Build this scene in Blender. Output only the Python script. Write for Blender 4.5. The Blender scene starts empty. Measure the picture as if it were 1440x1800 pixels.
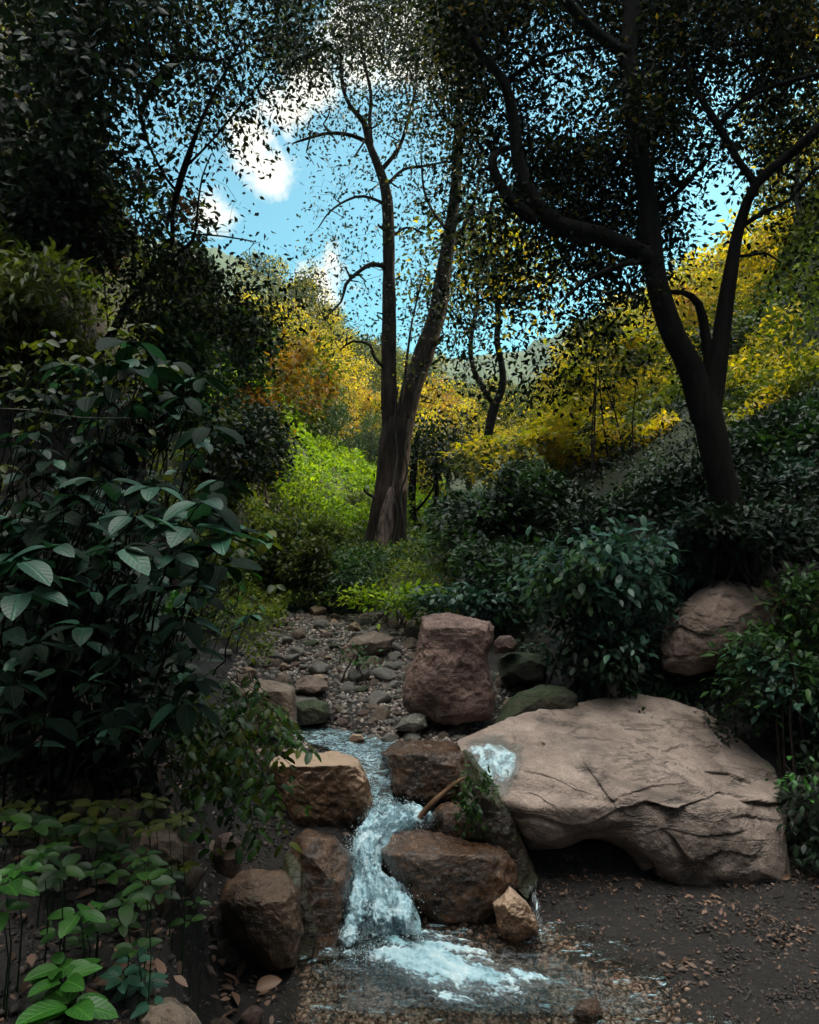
import bpy, math, random
import numpy as np
from mathutils import Vector
R = math.radians
random.seed(7); rng = np.random.default_rng(7)
S = bpy.context.scene; C = S.collection
F = 1400.0; CAMZ = 2.4

# ------------------------------------------------------------------ camera, world, sun, exposure
cam = bpy.data.cameras.new('camera'); camo = bpy.data.objects.new('camera', cam); C.objects.link(camo)
camo.location = (0, 0, CAMZ); camo.rotation_euler = (R(90), 0, 0)
cam.sensor_fit = 'VERTICAL'; cam.sensor_height = 24; cam.lens = 24 * F / 1800
cam.clip_start = .05; cam.clip_end = 3000
S.camera = camo
S.view_settings.view_transform = 'Standard'; S.view_settings.look = 'None'
S.view_settings.exposure = 0.6; S.view_settings.gamma = 1
S.view_settings.use_curve_mapping = False
S.cycles.max_bounces = 7; S.cycles.diffuse_bounces = 3; S.cycles.transparent_max_bounces = 12
S.cycles.transmission_bounces = 4; S.cycles.sample_clamp_indirect = 4
S.cycles.use_denoising = True

SUN_AZ, SUN_EL = 56, 33        # degrees to the right of the viewing direction, elevation
sd = Vector((math.sin(R(SUN_AZ)) * math.cos(R(SUN_EL)), math.cos(R(SUN_AZ)) * math.cos(R(SUN_EL)), math.sin(R(SUN_EL))))
sl = bpy.data.lights.new('sun', 'SUN'); sl.energy = 5.0; sl.angle = R(.5); sl.color = (1, .86, .62)
so = bpy.data.objects.new('sun', sl); C.objects.link(so); so.rotation_euler = (-sd).to_track_quat('-Z', 'Y').to_euler()

def P(px, py, Y):
    return np.array([(px - 720) / F * Y, Y, CAMZ - (py - 900) / F * Y])

class NT:
    """tiny node helper"""
    def __init__(s, tree): s.t = tree; s.n = tree.nodes; s.l = tree.links; s.n.clear()
    def add(s, typ, props=None, **ins):
        nd = s.n.new(typ)
        for k, v in (props or {}).items(): setattr(nd, k, v)
        for k, v in ins.items():
            key = int(k[1:]) if k[0] == 'i' and k[1:].isdigit() else k.replace('_', ' ')
            s.set(nd, key, v)
        return nd
    def set(s, nd, key, v):
        sock = nd.inputs[key]
        if isinstance(v, bpy.types.NodeSocket): s.l.new(v, sock)
        elif isinstance(v, bpy.types.Node): s.l.new(v.outputs[0], sock)
        else:
            if hasattr(sock.default_value, '__len__') and not isinstance(v, str):
                v = tuple(v); v = v + (1,) * (len(sock.default_value) - len(v))
            sock.default_value = v
    def math(s, op, a, b=None, clamp=False):
        nd = s.n.new('ShaderNodeMath'); nd.operation = op; nd.use_clamp = clamp
        s.set(nd, 0, a)
        if b is not None: s.set(nd, 1, b)
        return nd.outputs[0]
    def ramp(s, fac, stops, interp='LINEAR'):
        nd = s.n.new('ShaderNodeValToRGB'); s.set(nd, 0, fac); cr = nd.color_ramp; cr.interpolation = interp
        while len(cr.elements) < len(stops): cr.elements.new(.5)
        for e, (p, c) in zip(cr.elements, stops):
            e.position = p
            if not hasattr(c, '__len__'): c = (c, c, c)
            e.color = tuple(c) + (1,)
        return nd.outputs[0]
    def mix(s, fac, a, b, blend='MIX'):
        nd = s.n.new('ShaderNodeMix'); nd.data_type = 'RGBA'; nd.blend_type = blend
        s.set(nd, 0, fac); s.set(nd, 6, a); s.set(nd, 7, b)
        return nd.outputs[2]
    def noise(s, vec, scale, detail=4, rough=.55, dist=0):
        nd = s.add('ShaderNodeTexNoise', Scale=scale, Detail=detail, Roughness=rough, Distortion=dist)
        if vec is not None: s.set(nd, 'Vector', vec)
        return nd.outputs['Fac']

w = bpy.data.worlds.new('World'); S.world = w; w.use_nodes = True
n = NT(w.node_tree)
sky = n.add('ShaderNodeTexSky', dict(sky_type='NISHITA', sun_disc=False, sun_elevation=R(SUN_EL), sun_rotation=R(SUN_AZ),
            air_density=1.0, dust_density=.6, ozone_density=1.5))
tint = n.mix(1.0, sky.outputs[0], (.42, .98, .90), 'MULTIPLY')
tc = n.add('ShaderNodeTexCoord'); dirv = tc.outputs['Generated']
mask = None
for px, py, rad in [(475, 300, .036), (440, 250, .04), (505, 195, .035), (365, 375, .035), (585, 450, .055), (560, 490, .045), (545, 150, .035), (760, 60, .07), (620, 60, .05), (520, 525, .03), (780, 130, .05)]:
    d = Vector(((px - 720) / F, 1, (900 - py) / F)).normalized()
    dist = n.add('ShaderNodeVectorMath', dict(operation='DISTANCE')); n.set(dist, 0, dirv); n.set(dist, 1, tuple(d))
    m = n.math('SUBTRACT', 1.0, n.math('DIVIDE', dist.outputs['Value'], rad * 1.25), True)
    mask = m if mask is None else n.math('MAXIMUM', mask, m)
sep = n.add('ShaderNodeSeparateXYZ'); n.set(sep, 0, dirv)
over = n.math('MULTIPLY', n.math('SUBTRACT', sep.outputs[2], .70, True), 3.6, True)  # bright cloud overhead, out of view, added as fill light
mask2 = over
nz = n.noise(dirv, 9, 8, .62, .3); nz2 = n.noise(dirv, 2.2, 6, .6)
cl = n.math('ADD', n.math('MULTIPLY', mask, 1.0), n.math('MULTIPLY', n.math('SUBTRACT', nz, .5), 3.6))
cl = n.ramp(cl, [(.28, 0), (.78, 1)])
cl = n.math('MULTIPLY', cl, n.math('MULTIPLY', mask, 6.0, True))
cl2 = n.ramp(n.math('ADD', n.math('MULTIPLY', mask2, .8), n.math('SUBTRACT', nz2, .5)), [(.25, 0), (.6, 1)])
cl = n.math('MAXIMUM', cl, cl2)
ccol = n.mix(n.math('MULTIPLY', n.math('SUBTRACT', sep.outputs[2], .72, True), 4.0, True), (6.8, 6.2, 5.3), (42, 42.5, 40))
col = n.mix(cl, tint, ccol)
bg = n.add('ShaderNodeBackground', Color=col, Strength=.13)
n.l.new(bg.outputs[0], n.add('ShaderNodeOutputWorld').inputs[0])

# ------------------------------------------------------------------ numpy noise
def _hash(ix, iy, iz):
    h = (ix.astype(np.int64) * 374761393 + iy.astype(np.int64) * 668265263 + iz.astype(np.int64) * 2147483647 * 31) & 0xffffffff
    h = ((h ^ (h >> 13)) * 1274126177) & 0xffffffff
    h = ((h ^ (h >> 15)) * 2246822519) & 0xffffffff
    return ((h ^ (h >> 16)) & 0xffffff) / float(0xffffff)
def vnoise(p):
    i = np.floor(p); f = p - i; f = f * f * (3 - 2 * f)
    ix, iy, iz = i[:, 0], i[:, 1], i[:, 2]; r = 0
    for a in (0, 1):
        wa = f[:, 0] if a else 1 - f[:, 0]
        for b in (0, 1):
            wb = f[:, 1] if b else 1 - f[:, 1]
            for c in (0, 1):
                wc = f[:, 2] if c else 1 - f[:, 2]
                r = r + wa * wb * wc * _hash(ix + a, iy + b, iz + c)
    return r * 2 - 1
def fbm(p, o=4, g=.5):
    r = 0; a = 1; s = 0
    for k in range(o):
        r = r + a * vnoise(p * 2 ** k + 17.3 * k); s += a; a *= g
    return r / s
def xy3(x, y, s=1.0, z=0.):
    x = np.atleast_1d(np.asarray(x, float)); y = np.atleast_1d(np.asarray(y, float))
    return np.stack([x * s, y * s, np.full_like(x, z)], 1)
def sm(t): t = np.clip(t, 0, 1); return t * t * (3 - 2 * t)
def unit(v): return v / np.maximum(np.linalg.norm(v, axis=-1, keepdims=True), 1e-9)

# ------------------------------------------------------------------ terrain function
def xstream(y): return np.interp(y, [3.5, 4.4, 4.8, 5.1, 5.6, 5.9, 6.3, 6.8], [.2, -.1, -.22, -.12, -.22, -.38, -.72, -1.2])
def h(x, y):
    x = np.atleast_1d(np.asarray(x, float)); y = np.atleast_1d(np.asarray(y, float)); x, y = np.broadcast_arrays(x, y); sh = x.shape; x = x.ravel(); y = y.ravel()
    shift = .5 * sm((x - .15) / .5) * sm((x - .15) / .5) + .0 * x
    yb = y - shift * sm((7.5 - y) / 1.5)
    z = np.interp(yb, [-40, 3.5, 4.45, 4.7, 5.1, 5.7, 7, 9, 14, 20, 30, 45, 70, 110, 200, 400], [-3, -.05, -.03, .12, .33, .62, .78, 1.12, 1.7, 2.3, 3.0, 4.2, 7, 11, 20, 40])
    cl_ = np.interp(y, [-20, 2.2, 2.8, 3.3, 3.8, 4.5, 5.4, 6.2, 9, 14, 20, 30, 50, 100, 300], [-.8, -.40, -.53, -.80, -.90, -1.0, -1.1, -1.3, -1.6, -1.7, -.9, .2, 2.5, 9, 30])
    cr_ = np.interp(y, [-20, 3.5, 5.5, 6.6, 7.1, 9, 14, 20, 30, 50, 100, 300], [3, 2.7, 3.0, 2.7, 1.7, .65, .85, 1.6, 4.5, 8, 17, 60])
    dl = np.maximum(cl_ - x, 0); dr = np.maximum(x - cr_, 0)
    # left side: near bank, cliff, farther hill
    near = 1.0 * sm(dl / .38) + .22 * dl + 1.6 * np.maximum(dl - 2.2, 0)
    mid = .75 * np.minimum(dl, .7) + 3.0 * np.clip(dl - .7, 0, 2.6) + 1.1 * np.maximum(dl - 3.3, 0)
    far = (.5 + .5 * np.exp(-((y - 19) / 6) ** 2)) * dl + .08 * np.maximum(dl - 1.5, 0)
    far = np.where(far > 9, 9 + (far - 9) * (.2 + .3 * sm((30 - y) / 15)), far)
    wn = sm((y - 4.6) / 1.3); wf = sm((y - 10) / 6)
    L = near * (1 - wn) + mid * wn * (1 - wf) + far * wf
    L = np.where(L > 14, 14 + (L - 14) * (.35 + .4 * wf), L)
    steep = .58 * np.minimum(dr, 5.5) + 1.9 * np.clip(dr - 5.5, 0, 11) + .1 * np.maximum(dr - 16.5, 0)  # steep ridge out of view, added to keep sun off the foreground
    gentle = .30 * dr + .18 * np.maximum(dr - 9, 0)
    gentle = np.where(gentle > 22, 22 + (gentle - 22) * .2, gentle)
    wg = sm((y - 16.5) / 5)
    Rr = steep * (1 - wg) + gentle * wg
    nn = fbm(xy3(x, y, .55), 4) * .28 * np.clip((np.maximum(dl, dr)) / 1.5, 0, 1) + fbm(xy3(x, y, 2.6, 5.), 3) * .05
    nn += fbm(xy3(x, y, .12, 9.), 3) * np.clip((y - 12) / 30, 0, 1.3)
    nn += np.abs(fbm(xy3(x, y, 1.4, 3.), 4)) * .5 * np.clip(dl - .6, 0, 1) * wn * (1 - wf)
    st = np.exp(-((x - xstream(y)) / .22) ** 2) * sm((y - 4.2) / .3) * sm((6.9 - y) / .4) * .17
    pw_ = fbm(xy3(x, y, 2.4, 4.), 4) * .28
    pool = -.06 * sm((4.7 - y) / .3) * sm((y - 3) / .5) * sm((x + .5) / .2) * (1 - sm((x - (.70 + pw_ + .7 * np.maximum(4.5 - y, 0))) / .25))
    out = z + L + Rr + nn - st + pool + 1.05 * np.clip(-1.5 - y, 0, 14)  # last term: unseen hill added behind the camera to cut low skylight
    out = np.where((x > .7) & (y < 5.3), np.maximum(out, .035 + fbm(xy3(x, y, 3, 2.), 3) * .05 + .05 * (x - .9 - .7 * np.maximum(4.5 - y, 0)) - .07 * (1 - sm((x - (.76 + pw_ + .7 * np.maximum(4.5 - y, 0))) / .22))), out)
    return out.reshape(sh)
def hz(x, y): return float(h(x, y)[0])

# ------------------------------------------------------------------ mesh helpers
def mesh_obj(name, v, faces, mat, parent=None, smooth=False, rnd=None, uv=None):
    v = np.asarray(v, np.float32)
    me = bpy.data.meshes.new(name)
    if isinstance(faces, list):
        if parent is not None: pass
        k = np.concatenate([np.asarray(f).ravel() for f in faces]).astype(np.int32)
        sizes = np.concatenate([np.full(len(f), np.asarray(f).shape[1]) for f in faces]).astype(np.int32)
    else:
        k = np.asarray(faces, np.int32).ravel(); sizes = np.full(len(faces), faces.shape[1], np.int32)
    me.vertices.add(len(v)); me.vertices.foreach_set('co', v.ravel())
    me.loops.add(len(k)); me.loops.foreach_set('vertex_index', k)
    me.polygons.add(len(sizes)); me.polygons.foreach_set('loop_start', np.concatenate([[0], np.cumsum(sizes)[:-1]]).astype(np.int32))
    me.polygons.foreach_set('loop_total', sizes)
    me.update(calc_edges=True)
    if smooth: me.polygons.foreach_set('use_smooth', np.ones(len(sizes), bool))
    if rnd is not None:
        a = me.attributes.new('rnd', 'FLOAT', 'POINT'); a.data.foreach_set('value', np.asarray(rnd, np.float32))
    if uv is not None:
        u = me.uv_layers.new(name='UVMap'); u.data.foreach_set('uv', np.asarray(uv, np.float32)[k].ravel())
    me.materials.append(mat)
    me.validate()
    o = bpy.data.objects.new(name, me); C.objects.link(o)
    if parent: o.parent = parent
    return o
def tag(o, label=None, cat=None, group=None, kind=None):
    if label: o['label'] = label
    if cat: o['category'] = cat
    if group: o['group'] = group
    if kind: o['kind'] = kind
    return o
def thing(name, label, cat, group=None, loc=(0, 0, 0)):
    o = bpy.data.objects.new(name, None); C.objects.link(o); o.location = tuple(float(q) for q in loc); o.empty_display_size = .1
    return tag(o, label, cat, group)

def tubes(paths, sides=6, rough=0.0):
    """paths: list of (pts (k,3), radii (k,)) -> verts, quads"""
    V = []; Fq = []; off = 0
    for pts, rad in paths:
        pts = np.asarray(pts, float); rad = np.asarray(rad, float); k = len(pts)
        t = unit(np.gradient(pts, axis=0))
        ref = np.array([0, 0, 1.]) if abs(t[0][2]) < .9 else np.array([1., 0, 0])
        us = []
        u = unit(np.cross(t[0], ref))
        for i in range(k):
            u = unit(u - t[i] * np.dot(u, t[i])); us.append(u)
        us = np.array(us); ws = np.cross(t, us)
        a = np.arange(sides) / sides * 2 * np.pi
        ring = pts[:, None] + rad[:, None, None] * (np.cos(a)[None, :, None] * us[:, None] + np.sin(a)[None, :, None] * ws[:, None])
        if rough:
            q = ring.reshape(-1, 3)
            rr = fbm(q * np.array([5., 5., 1.2]), 3).reshape(k, sides, 1) * rough
            rr = rr + (np.abs(fbm(q * np.array([13., 13., 2.2]), 2)).reshape(k, sides, 1) - .3) * rough * .5
            ring = pts[:, None] + (ring - pts[:, None]) * (1 + rr)
        V.append(ring.reshape(-1, 3))
        i = np.arange(k - 1)[:, None] * sides; j = np.arange(sides)[None]; j2 = (j + 1) % sides
        Fq.append(np.stack([i + j, i + j2, i + sides + j2, i + sides + j], -1).reshape(-1, 4) + off); off += k * sides
    return np.concatenate(V), np.concatenate(Fq)
def smooth_path(pts, rad, step):
    pts = np.asarray(pts, float); rad = np.asarray(rad, float)
    p = np.vstack([2 * pts[0] - pts[1], pts, 2 * pts[-1] - pts[-2]])
    out = []; ro = []
    for i in range(1, len(p) - 2):
        nseg = max(2, int(np.linalg.norm(p[i + 1] - p[i]) / step))
        for t in np.arange(nseg) / nseg:
            out.append(.5 * (2 * p[i] + (p[i + 1] - p[i - 1]) * t + (2 * p[i - 1] - 5 * p[i] + 4 * p[i + 1] - p[i + 2]) * t * t + (3 * p[i] - p[i - 1] - 3 * p[i + 1] + p[i + 2]) * t ** 3))
            ro.append(rad[i - 1] * (1 - t) + rad[i] * t)
    out.append(pts[-1]); ro.append(rad[-1])
    return np.array(out), np.array(ro)

# leaf templates: (verts along x, width y, normal z), faces, uv
def leaf_grid(nu, wmax=.5, fold=.25, droop=.25, tip=1.2, nv=1):
    u = np.linspace(0, 1, nu + 1); vs = np.linspace(-1, 1, 2 * nv + 1)
    wdt = wmax * .5 * np.power(np.clip(u, 0, 1), .55) * np.power(1 - u, .62 * tip) * 2.1
    V = []; UV = []
    for i in range(nu + 1):
        for q in vs:
            V.append((u[i], q * wdt[i], fold * abs(q) * wdt[i] - droop * u[i] ** 2)); UV.append((u[i], q * wdt[i] / max(wmax, 1e-6) * .5 + .5))
    m = len(vs); Fq = []
    for i in range(nu):
        for j in range(m - 1):
            Fq.append((i * m + j, i * m + j + 1, (i + 1) * m + j + 1, (i + 1) * m + j))
    return np.array(V, float), np.array(Fq), np.array(UV, float)
T_SMALL = (np.array([(0, 0, 0), (.42, .26, .05), (.5, 0, -.03), (.42, -.26, .05), (1, 0, -.12)], float), np.array([(0, 2, 1), (0, 3, 2), (1, 2, 4), (2, 3, 4)]), None)
T_QUAD = (np.array([(0, 0, 0), (.5, .3, 0), (1, 0, 0), (.5, -.3, 0)], float), np.array([(0, 3, 2, 1)]), None)
T_MED = leaf_grid(3, .52, .22, .22)
T_NARROW = leaf_grid(3, .30, .2, .35)
T_BIG = leaf_grid(9, .62, .22, .28, 1.15, 2)
T_BLADE = leaf_grid(4, .10, .3, .8)

def leaf_mesh(base, d, nrm, size, T):
    tv, tf, tuv = T
    d = unit(d); nrm = unit(nrm - d * np.sum(nrm * d, 1, keepdims=True)); wv = np.cross(nrm, d)
    N = len(base); k = len(tv)
    V = base[:, None] + size[:, None, None] * (tv[None, :, 0:1] * d[:, None] + tv[None, :, 1:2] * wv[:, None] + tv[None, :, 2:3] * nrm[:, None])
    Fq = (tf[None] + (np.arange(N) * k)[:, None, None]).reshape(-1, tf.shape[1])
    uv = None if tuv is None else np.tile(tuv, (N, 1))
    return V.reshape(-1, 3), Fq, uv
def leaves(name, base, d, nrm, size, T, mat, parent=None, rnd=None):
    V, Fq, uv = leaf_mesh(base, d, nrm, size, T); k = len(T[0])
    if rnd is None: rnd = rng.random(len(base))
    return mesh_obj(name, V, Fq, mat, parent, False, np.repeat(rnd, k), uv)
def rdirs(N, up=0.): v = rng.normal(size=(N, 3)); v[:, 2] += up; return unit(v)

# ------------------------------------------------------------------ materials
def newmat(name):
    m = bpy.data.materials.new(name); m.use_nodes = True
    return m, NT(m.node_tree)
def leaf_mat(name, cols, rough=.42, trans=.35, veins=False, spec=.5, tmul=1.6, alt=None):
    m, n = newmat(name)
    at = n.add('ShaderNodeAttribute', dict(attribute_name='rnd'))
    oi = n.add('ShaderNodeObjectInfo')
    k = len(cols) - 1
    f = n.math('FRACT', n.math('ADD', at.outputs['Fac'], n.math('MULTIPLY', oi.outputs['Random'], .0)))
    col = n.ramp(f, [(i / k, c) for i, c in enumerate(cols)])
    tc = n.add('ShaderNodeTexCoord')
    big = n.noise(tc.outputs['Object'], 2.2, 2)
    if alt: col = n.mix(n.ramp(n.noise(tc.outputs['Object'], .8, 4, .6), [(.48, 0), (.60, .85)]), col, alt)
    col = n.mix(1.0, col, n.ramp(big, [(.3, .75), (.7, 1.2)]), 'MULTIPLY')
    br = n.add('ShaderNodeBsdfPrincipled', Base_Color=col, Roughness=rough)
    n.set(br, 'Specular IOR Level', spec)
    if veins:
        uv = n.add('ShaderNodeUVMap'); sp = n.add('ShaderNodeSeparateXYZ'); n.set(sp, 0, uv.outputs[0])
        av = n.math('ABSOLUTE', n.math('SUBTRACT', sp.outputs[1], .5))
        wv = n.math('SINE', n.math('MULTIPLY', n.math('SUBTRACT', sp.outputs[0], n.math('MULTIPLY', av, 1.3)), 44.0))
        side = n.ramp(n.math('MULTIPLY', n.math('ADD', wv, 1.0), .5), [(.86, 0), (1, .6)])
        mid = n.ramp(av, [(0, 1), (.03, 0)])
        vv = n.math('MAXIMUM', side, mid)
        bm = n.add('ShaderNodeBump', Strength=.5, Distance=.004, Height=n.math('SUBTRACT', 1.0, vv))
        n.l.new(bm.outputs[0], br.inputs['Normal'])
        n.set(br, 'Base Color', n.mix(n.math('MULTIPLY', vv, .35), col, tuple(c * 2.2 for c in cols[-1])))
    t = n.add('ShaderNodeBsdfTranslucent'); tcol = n.mix(1.0, col, (tmul, tmul, tmul * .55), 'MULTIPLY'); n.set(t, 'Color', tcol)
    mx = n.add('ShaderNodeMixShader'); n.set(mx, 0, trans); n.l.new(br.outputs[0], mx.inputs[1]); n.l.new(t.outputs[0], mx.inputs[2])
    n.l.new(mx.outputs[0], n.add('ShaderNodeOutputMaterial').inputs[0])
    return m
LM = dict(
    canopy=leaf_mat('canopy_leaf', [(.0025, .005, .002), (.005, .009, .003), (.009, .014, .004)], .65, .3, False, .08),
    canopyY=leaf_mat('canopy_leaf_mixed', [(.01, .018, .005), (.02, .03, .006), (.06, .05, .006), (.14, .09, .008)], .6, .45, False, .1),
    canopyM=leaf_mat('middle_tree_leaf', [(.012, .02, .01), (.02, .03, .012), (.04, .05, .012)], .45, .2),
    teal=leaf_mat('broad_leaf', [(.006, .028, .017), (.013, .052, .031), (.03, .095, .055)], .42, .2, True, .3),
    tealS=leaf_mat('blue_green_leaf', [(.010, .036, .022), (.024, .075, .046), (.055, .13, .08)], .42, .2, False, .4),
    tealD=leaf_mat('shaded_broad_leaf', [(.0012, .006, .003), (.0025, .010, .005), (.005, .018, .008)], .6, .15, True, .08),  # broad leaf again, with shade put into its colour
    coverG=leaf_mat('low_cover_leaf', [(.045, .08, .006), (.09, .14, .008), (.19, .21, .012)], .5, .4, False, .3),
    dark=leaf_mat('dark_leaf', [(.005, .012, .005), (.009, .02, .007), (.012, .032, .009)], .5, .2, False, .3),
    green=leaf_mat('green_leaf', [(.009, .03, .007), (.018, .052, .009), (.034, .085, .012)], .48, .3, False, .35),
    bright=leaf_mat('fresh_green_leaf', [(.02, .085, .01), (.03, .12, .014), (.05, .16, .02)], .42, .3, True),
    lime=leaf_mat('lime_ground_leaf', [(.07, .14, .003), (.16, .28, .004), (.34, .44, .008)], .55, .4, False, .2),
    olive=leaf_mat('olive_leaf', [(.02, .035, .005), (.045, .065, .007), (.09, .10, .01)], .5, .4, False, .3),
    yellow=leaf_mat('yellow_leaf', [(.22, .21, .008), (.44, .36, .01), (.64, .48, .012), (.72, .46, .02)], .5, .5, alt=(.15, .19, .008)),
    orange=leaf_mat('orange_leaf', [(.14, .10, .01), (.32, .16, .012), (.42, .19, .016)], .5, .4, alt=(.26, .22, .01)),
    farg=leaf_mat('far_green_leaf', [(.02, .045, .015), (.035, .07, .02), (.06, .10, .02)], .5, .3),
    brown=leaf_mat('dry_leaf', [(.05, .028, .018), (.11, .058, .036), (.2, .11, .07)], .6, .1),
    straw=leaf_mat('dry_grass', [(.10, .07, .035), (.2, .14, .07), (.28, .2, .11)], .6, .15),
)
def bark_mat(name, c1, c2, scale=1.):
    m, n = newmat(name); tc = n.add('ShaderNodeTexCoord')
    mp = n.add('ShaderNodeMapping'); n.set(mp, 0, tc.outputs['Object']); n.set(mp, 'Scale', (14 * scale, 14 * scale, 2.2 * scale))
    a = n.noise(mp.outputs[0], 1.0, 6, .6, .6); b = n.noise(tc.outputs['Object'], 2.5, 3)
    col = n.mix(n.ramp(a, [(.35, 0), (.65, 1)]), c1, c2); col = n.mix(1., col, n.ramp(b, [(.3, .6), (.7, 1.25)]), 'MULTIPLY')
    bm = n.add('ShaderNodeBump', Strength=.9, Distance=.03, Height=a)
    br = n.add('ShaderNodeBsdfPrincipled', Base_Color=col, Roughness=.9, Normal=bm.outputs[0]); n.set(br, 'Specular IOR Level', .15)
    n.l.new(br.outputs[0], n.add('ShaderNodeOutputMaterial').inputs[0]); return m
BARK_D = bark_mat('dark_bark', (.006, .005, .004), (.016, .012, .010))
BARK_M = bark_mat('brown_bark', (.02, .014, .011), (.075, .052, .043))
BARK_L = bark_mat('grey_bark', (.035, .032, .026), (.085, .08, .065), 1.5)
BARK_P = bark_mat('bare_pink_wood', (.04, .028, .024), (.34, .24, .21), 1.3)

def rock_mat(name, cols, rough=.75, moss=0., strata=0., bump=.8, scale=1., stain=(.05, .03, .02), stain_amt=.5, lit_top=None, coat=0):
    m, n = newmat(name); tc = n.add('ShaderNodeTexCoord'); ob = tc.outputs['Object']
    a = n.noise(ob, 3.2 * scale, 8, .62, .5); b = n.noise(ob, 14 * scale, 8, .7); c = n.noise(ob, 60 * scale, 5, .7)
    k = len(cols) - 1
    col = n.ramp(n.math('ADD', n.math('MULTIPLY', a, .65), n.math('MULTIPLY', b, .35)), [(.3 + .4 * i / k, q) for i, q in enumerate(cols)])
    mp = n.add('ShaderNodeMapping'); n.set(mp, 0, ob); n.set(mp, 'Scale', (.9, 1.3, 5)); n.set(mp, 'Rotation', (R(-28), R(14), 0))
    s = n.noise(mp.outputs[0], .9 * scale, 7, .6, .25)
    ck = n.math('ADD', n.math('ABSOLUTE', n.math('SUBTRACT', s, .5)), n.math('MULTIPLY', n.math('SUBTRACT', n.noise(ob, 2.3 * scale, 4, .6), .5, True), .5))
    crack = n.ramp(ck, [(0, .05), (.009, .6), (.022, 1)])
    st = n.noise(ob, 1.7 * scale, 6, .65, 1.0)
    col = n.mix(n.math('MULTIPLY', n.ramp(st, [(.5, 0), (.68, 1)]), stain_amt), col, stain)
    col = n.mix(1., col, n.ramp(c, [(.3, .72), (.7, 1.22)]), 'MULTIPLY')
    if strata: col = n.mix(strata, col, n.mix(1., col, crack, 'MULTIPLY'))
    hgt = n.math('ADD', n.math('ADD', n.math('MULTIPLY', b, .6), n.math('MULTIPLY', c, .22)), n.math('MULTIPLY', crack, .6 * strata))
    vo = n.add('ShaderNodeTexVoronoi', dict(feature='DISTANCE_TO_EDGE'), Scale=5 * scale); n.l.new(n.add('ShaderNodeVectorMath', dict(operation='ADD')).outputs[0], vo.inputs['Vector'])
    va = vo.inputs['Vector'].links[0].from_node; n.l.new(ob, va.inputs[0])
    wn = n.add('ShaderNodeTexNoise', Scale=4., Detail=4.); n.l.new(ob, wn.inputs['Vector']); sc = n.add('ShaderNodeVectorMath', dict(operation='SCALE')); n.l.new(wn.outputs['Color'], sc.inputs[0]); sc.inputs['Scale'].default_value = .35; n.l.new(sc.outputs[0], va.inputs[1])
    vr = n.ramp(vo.outputs['Distance'], [(0, 0), (.03, 1)]); hgt = n.math('ADD', hgt, n.math('MULTIPLY', vr, .12))
    bm = n.add('ShaderNodeBump', Strength=bump, Distance=.035 / scale, Height=hgt)
    rg = n.ramp(b, [(.3, max(rough - .12, .05)), (.7, min(rough + .15, 1))])
    if moss:
        ge = n.add('ShaderNodeNewGeometry'); sp = n.add('ShaderNodeSeparateXYZ'); n.set(sp, 0, ge.outputs['Normal'])
        mo = n.math('MULTIPLY', n.ramp(n.math('ADD', n.math('MULTIPLY', sp.outputs[2], .35), n.noise(ob, 5, 7, .7)), [(.55, 0), (.72, 1)]), moss)
        col = n.mix(mo, col, (.022, .04, .008))
    if lit_top:  # lit top put into the colour of upward faces, with a dry finish
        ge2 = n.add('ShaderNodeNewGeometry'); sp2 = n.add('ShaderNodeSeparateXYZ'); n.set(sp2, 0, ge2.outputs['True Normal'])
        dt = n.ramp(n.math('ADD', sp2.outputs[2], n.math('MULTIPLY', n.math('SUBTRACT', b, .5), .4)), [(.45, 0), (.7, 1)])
        col = n.mix(n.math('MULTIPLY', dt, .85), col, n.mix(a, tuple(q * .7 for q in lit_top), lit_top)); rg = n.mix(dt, rg, (.85, .85, .85))
    br = n.add('ShaderNodeBsdfPrincipled', Base_Color=col, Roughness=rg, Normal=bm.outputs[0])
    if coat: n.set(br, 'Coat Weight', n.ramp(a, [(.35, coat), (.6, coat * .5)])); n.set(br, 'Coat Roughness', .12); n.l.new(bm.outputs[0], br.inputs['Coat Normal'])
    n.l.new(br.outputs[0], n.add('ShaderNodeOutputMaterial').inputs[0]); return m
RUST = None
RK = dict(
    big=rock_mat('pale_sandstone', [(.12, .085, .068), (.27, .20, .165), (.40, .31, .26)], .8, 0, .5, 1.0, 1., (.07, .052, .044), .8),
    red=rock_mat('red_rock', [(.06, .036, .030), (.17, .10, .08), (.42, .28, .235)], .7, 0, .4, 1., 1.1, (.06, .032, .028), .8),
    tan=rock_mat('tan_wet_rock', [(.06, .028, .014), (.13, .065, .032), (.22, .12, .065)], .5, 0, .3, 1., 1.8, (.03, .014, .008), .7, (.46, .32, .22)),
    wet=rock_mat('wet_brown_rock', [(.022, .011, .006), (.07, .031, .013), (.17, .08, .035)], .2, 0, .5, 1.3, 2.2, (.02, .012, .008), .5, None, .9),
    wetd=rock_mat('wet_dark_rock', [(.016, .011, .009), (.04, .026, .018), (.085, .05, .03)], .28, .5, .5, 1., 2., (.01, .008, .006), .5),
    grey=rock_mat('grey_rock', [(.08, .072, .062), (.18, .16, .14), (.34, .31, .28)], .75, .12, .4, 1., 2.5),
    rusty=rock_mat('rusty_rock', [(.03, .015, .008), (.09, .045, .02), (.19, .10, .05)], .45, 0, .4, 1.2, 1.8, (.015, .01, .007), .6, None, .5),
    brown=rock_mat('brown_rock', [(.08, .053, .038), (.18, .125, .094), (.34, .245, .19)], .75, .15, .4, 1., 2.),
    mossy=rock_mat('mossy_rock', [(.03, .028, .018), (.06, .052, .035), (.11, .09, .06)], .8, .75, .4, 1., 2.),
    upper=rock_mat('pinkish_brown_rock', [(.10, .065, .052), (.19, .125, .10), (.28, .19, .155)], .8, .1, .7, 1.2, 1.6, (.05, .035, .028), .6),
)

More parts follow.
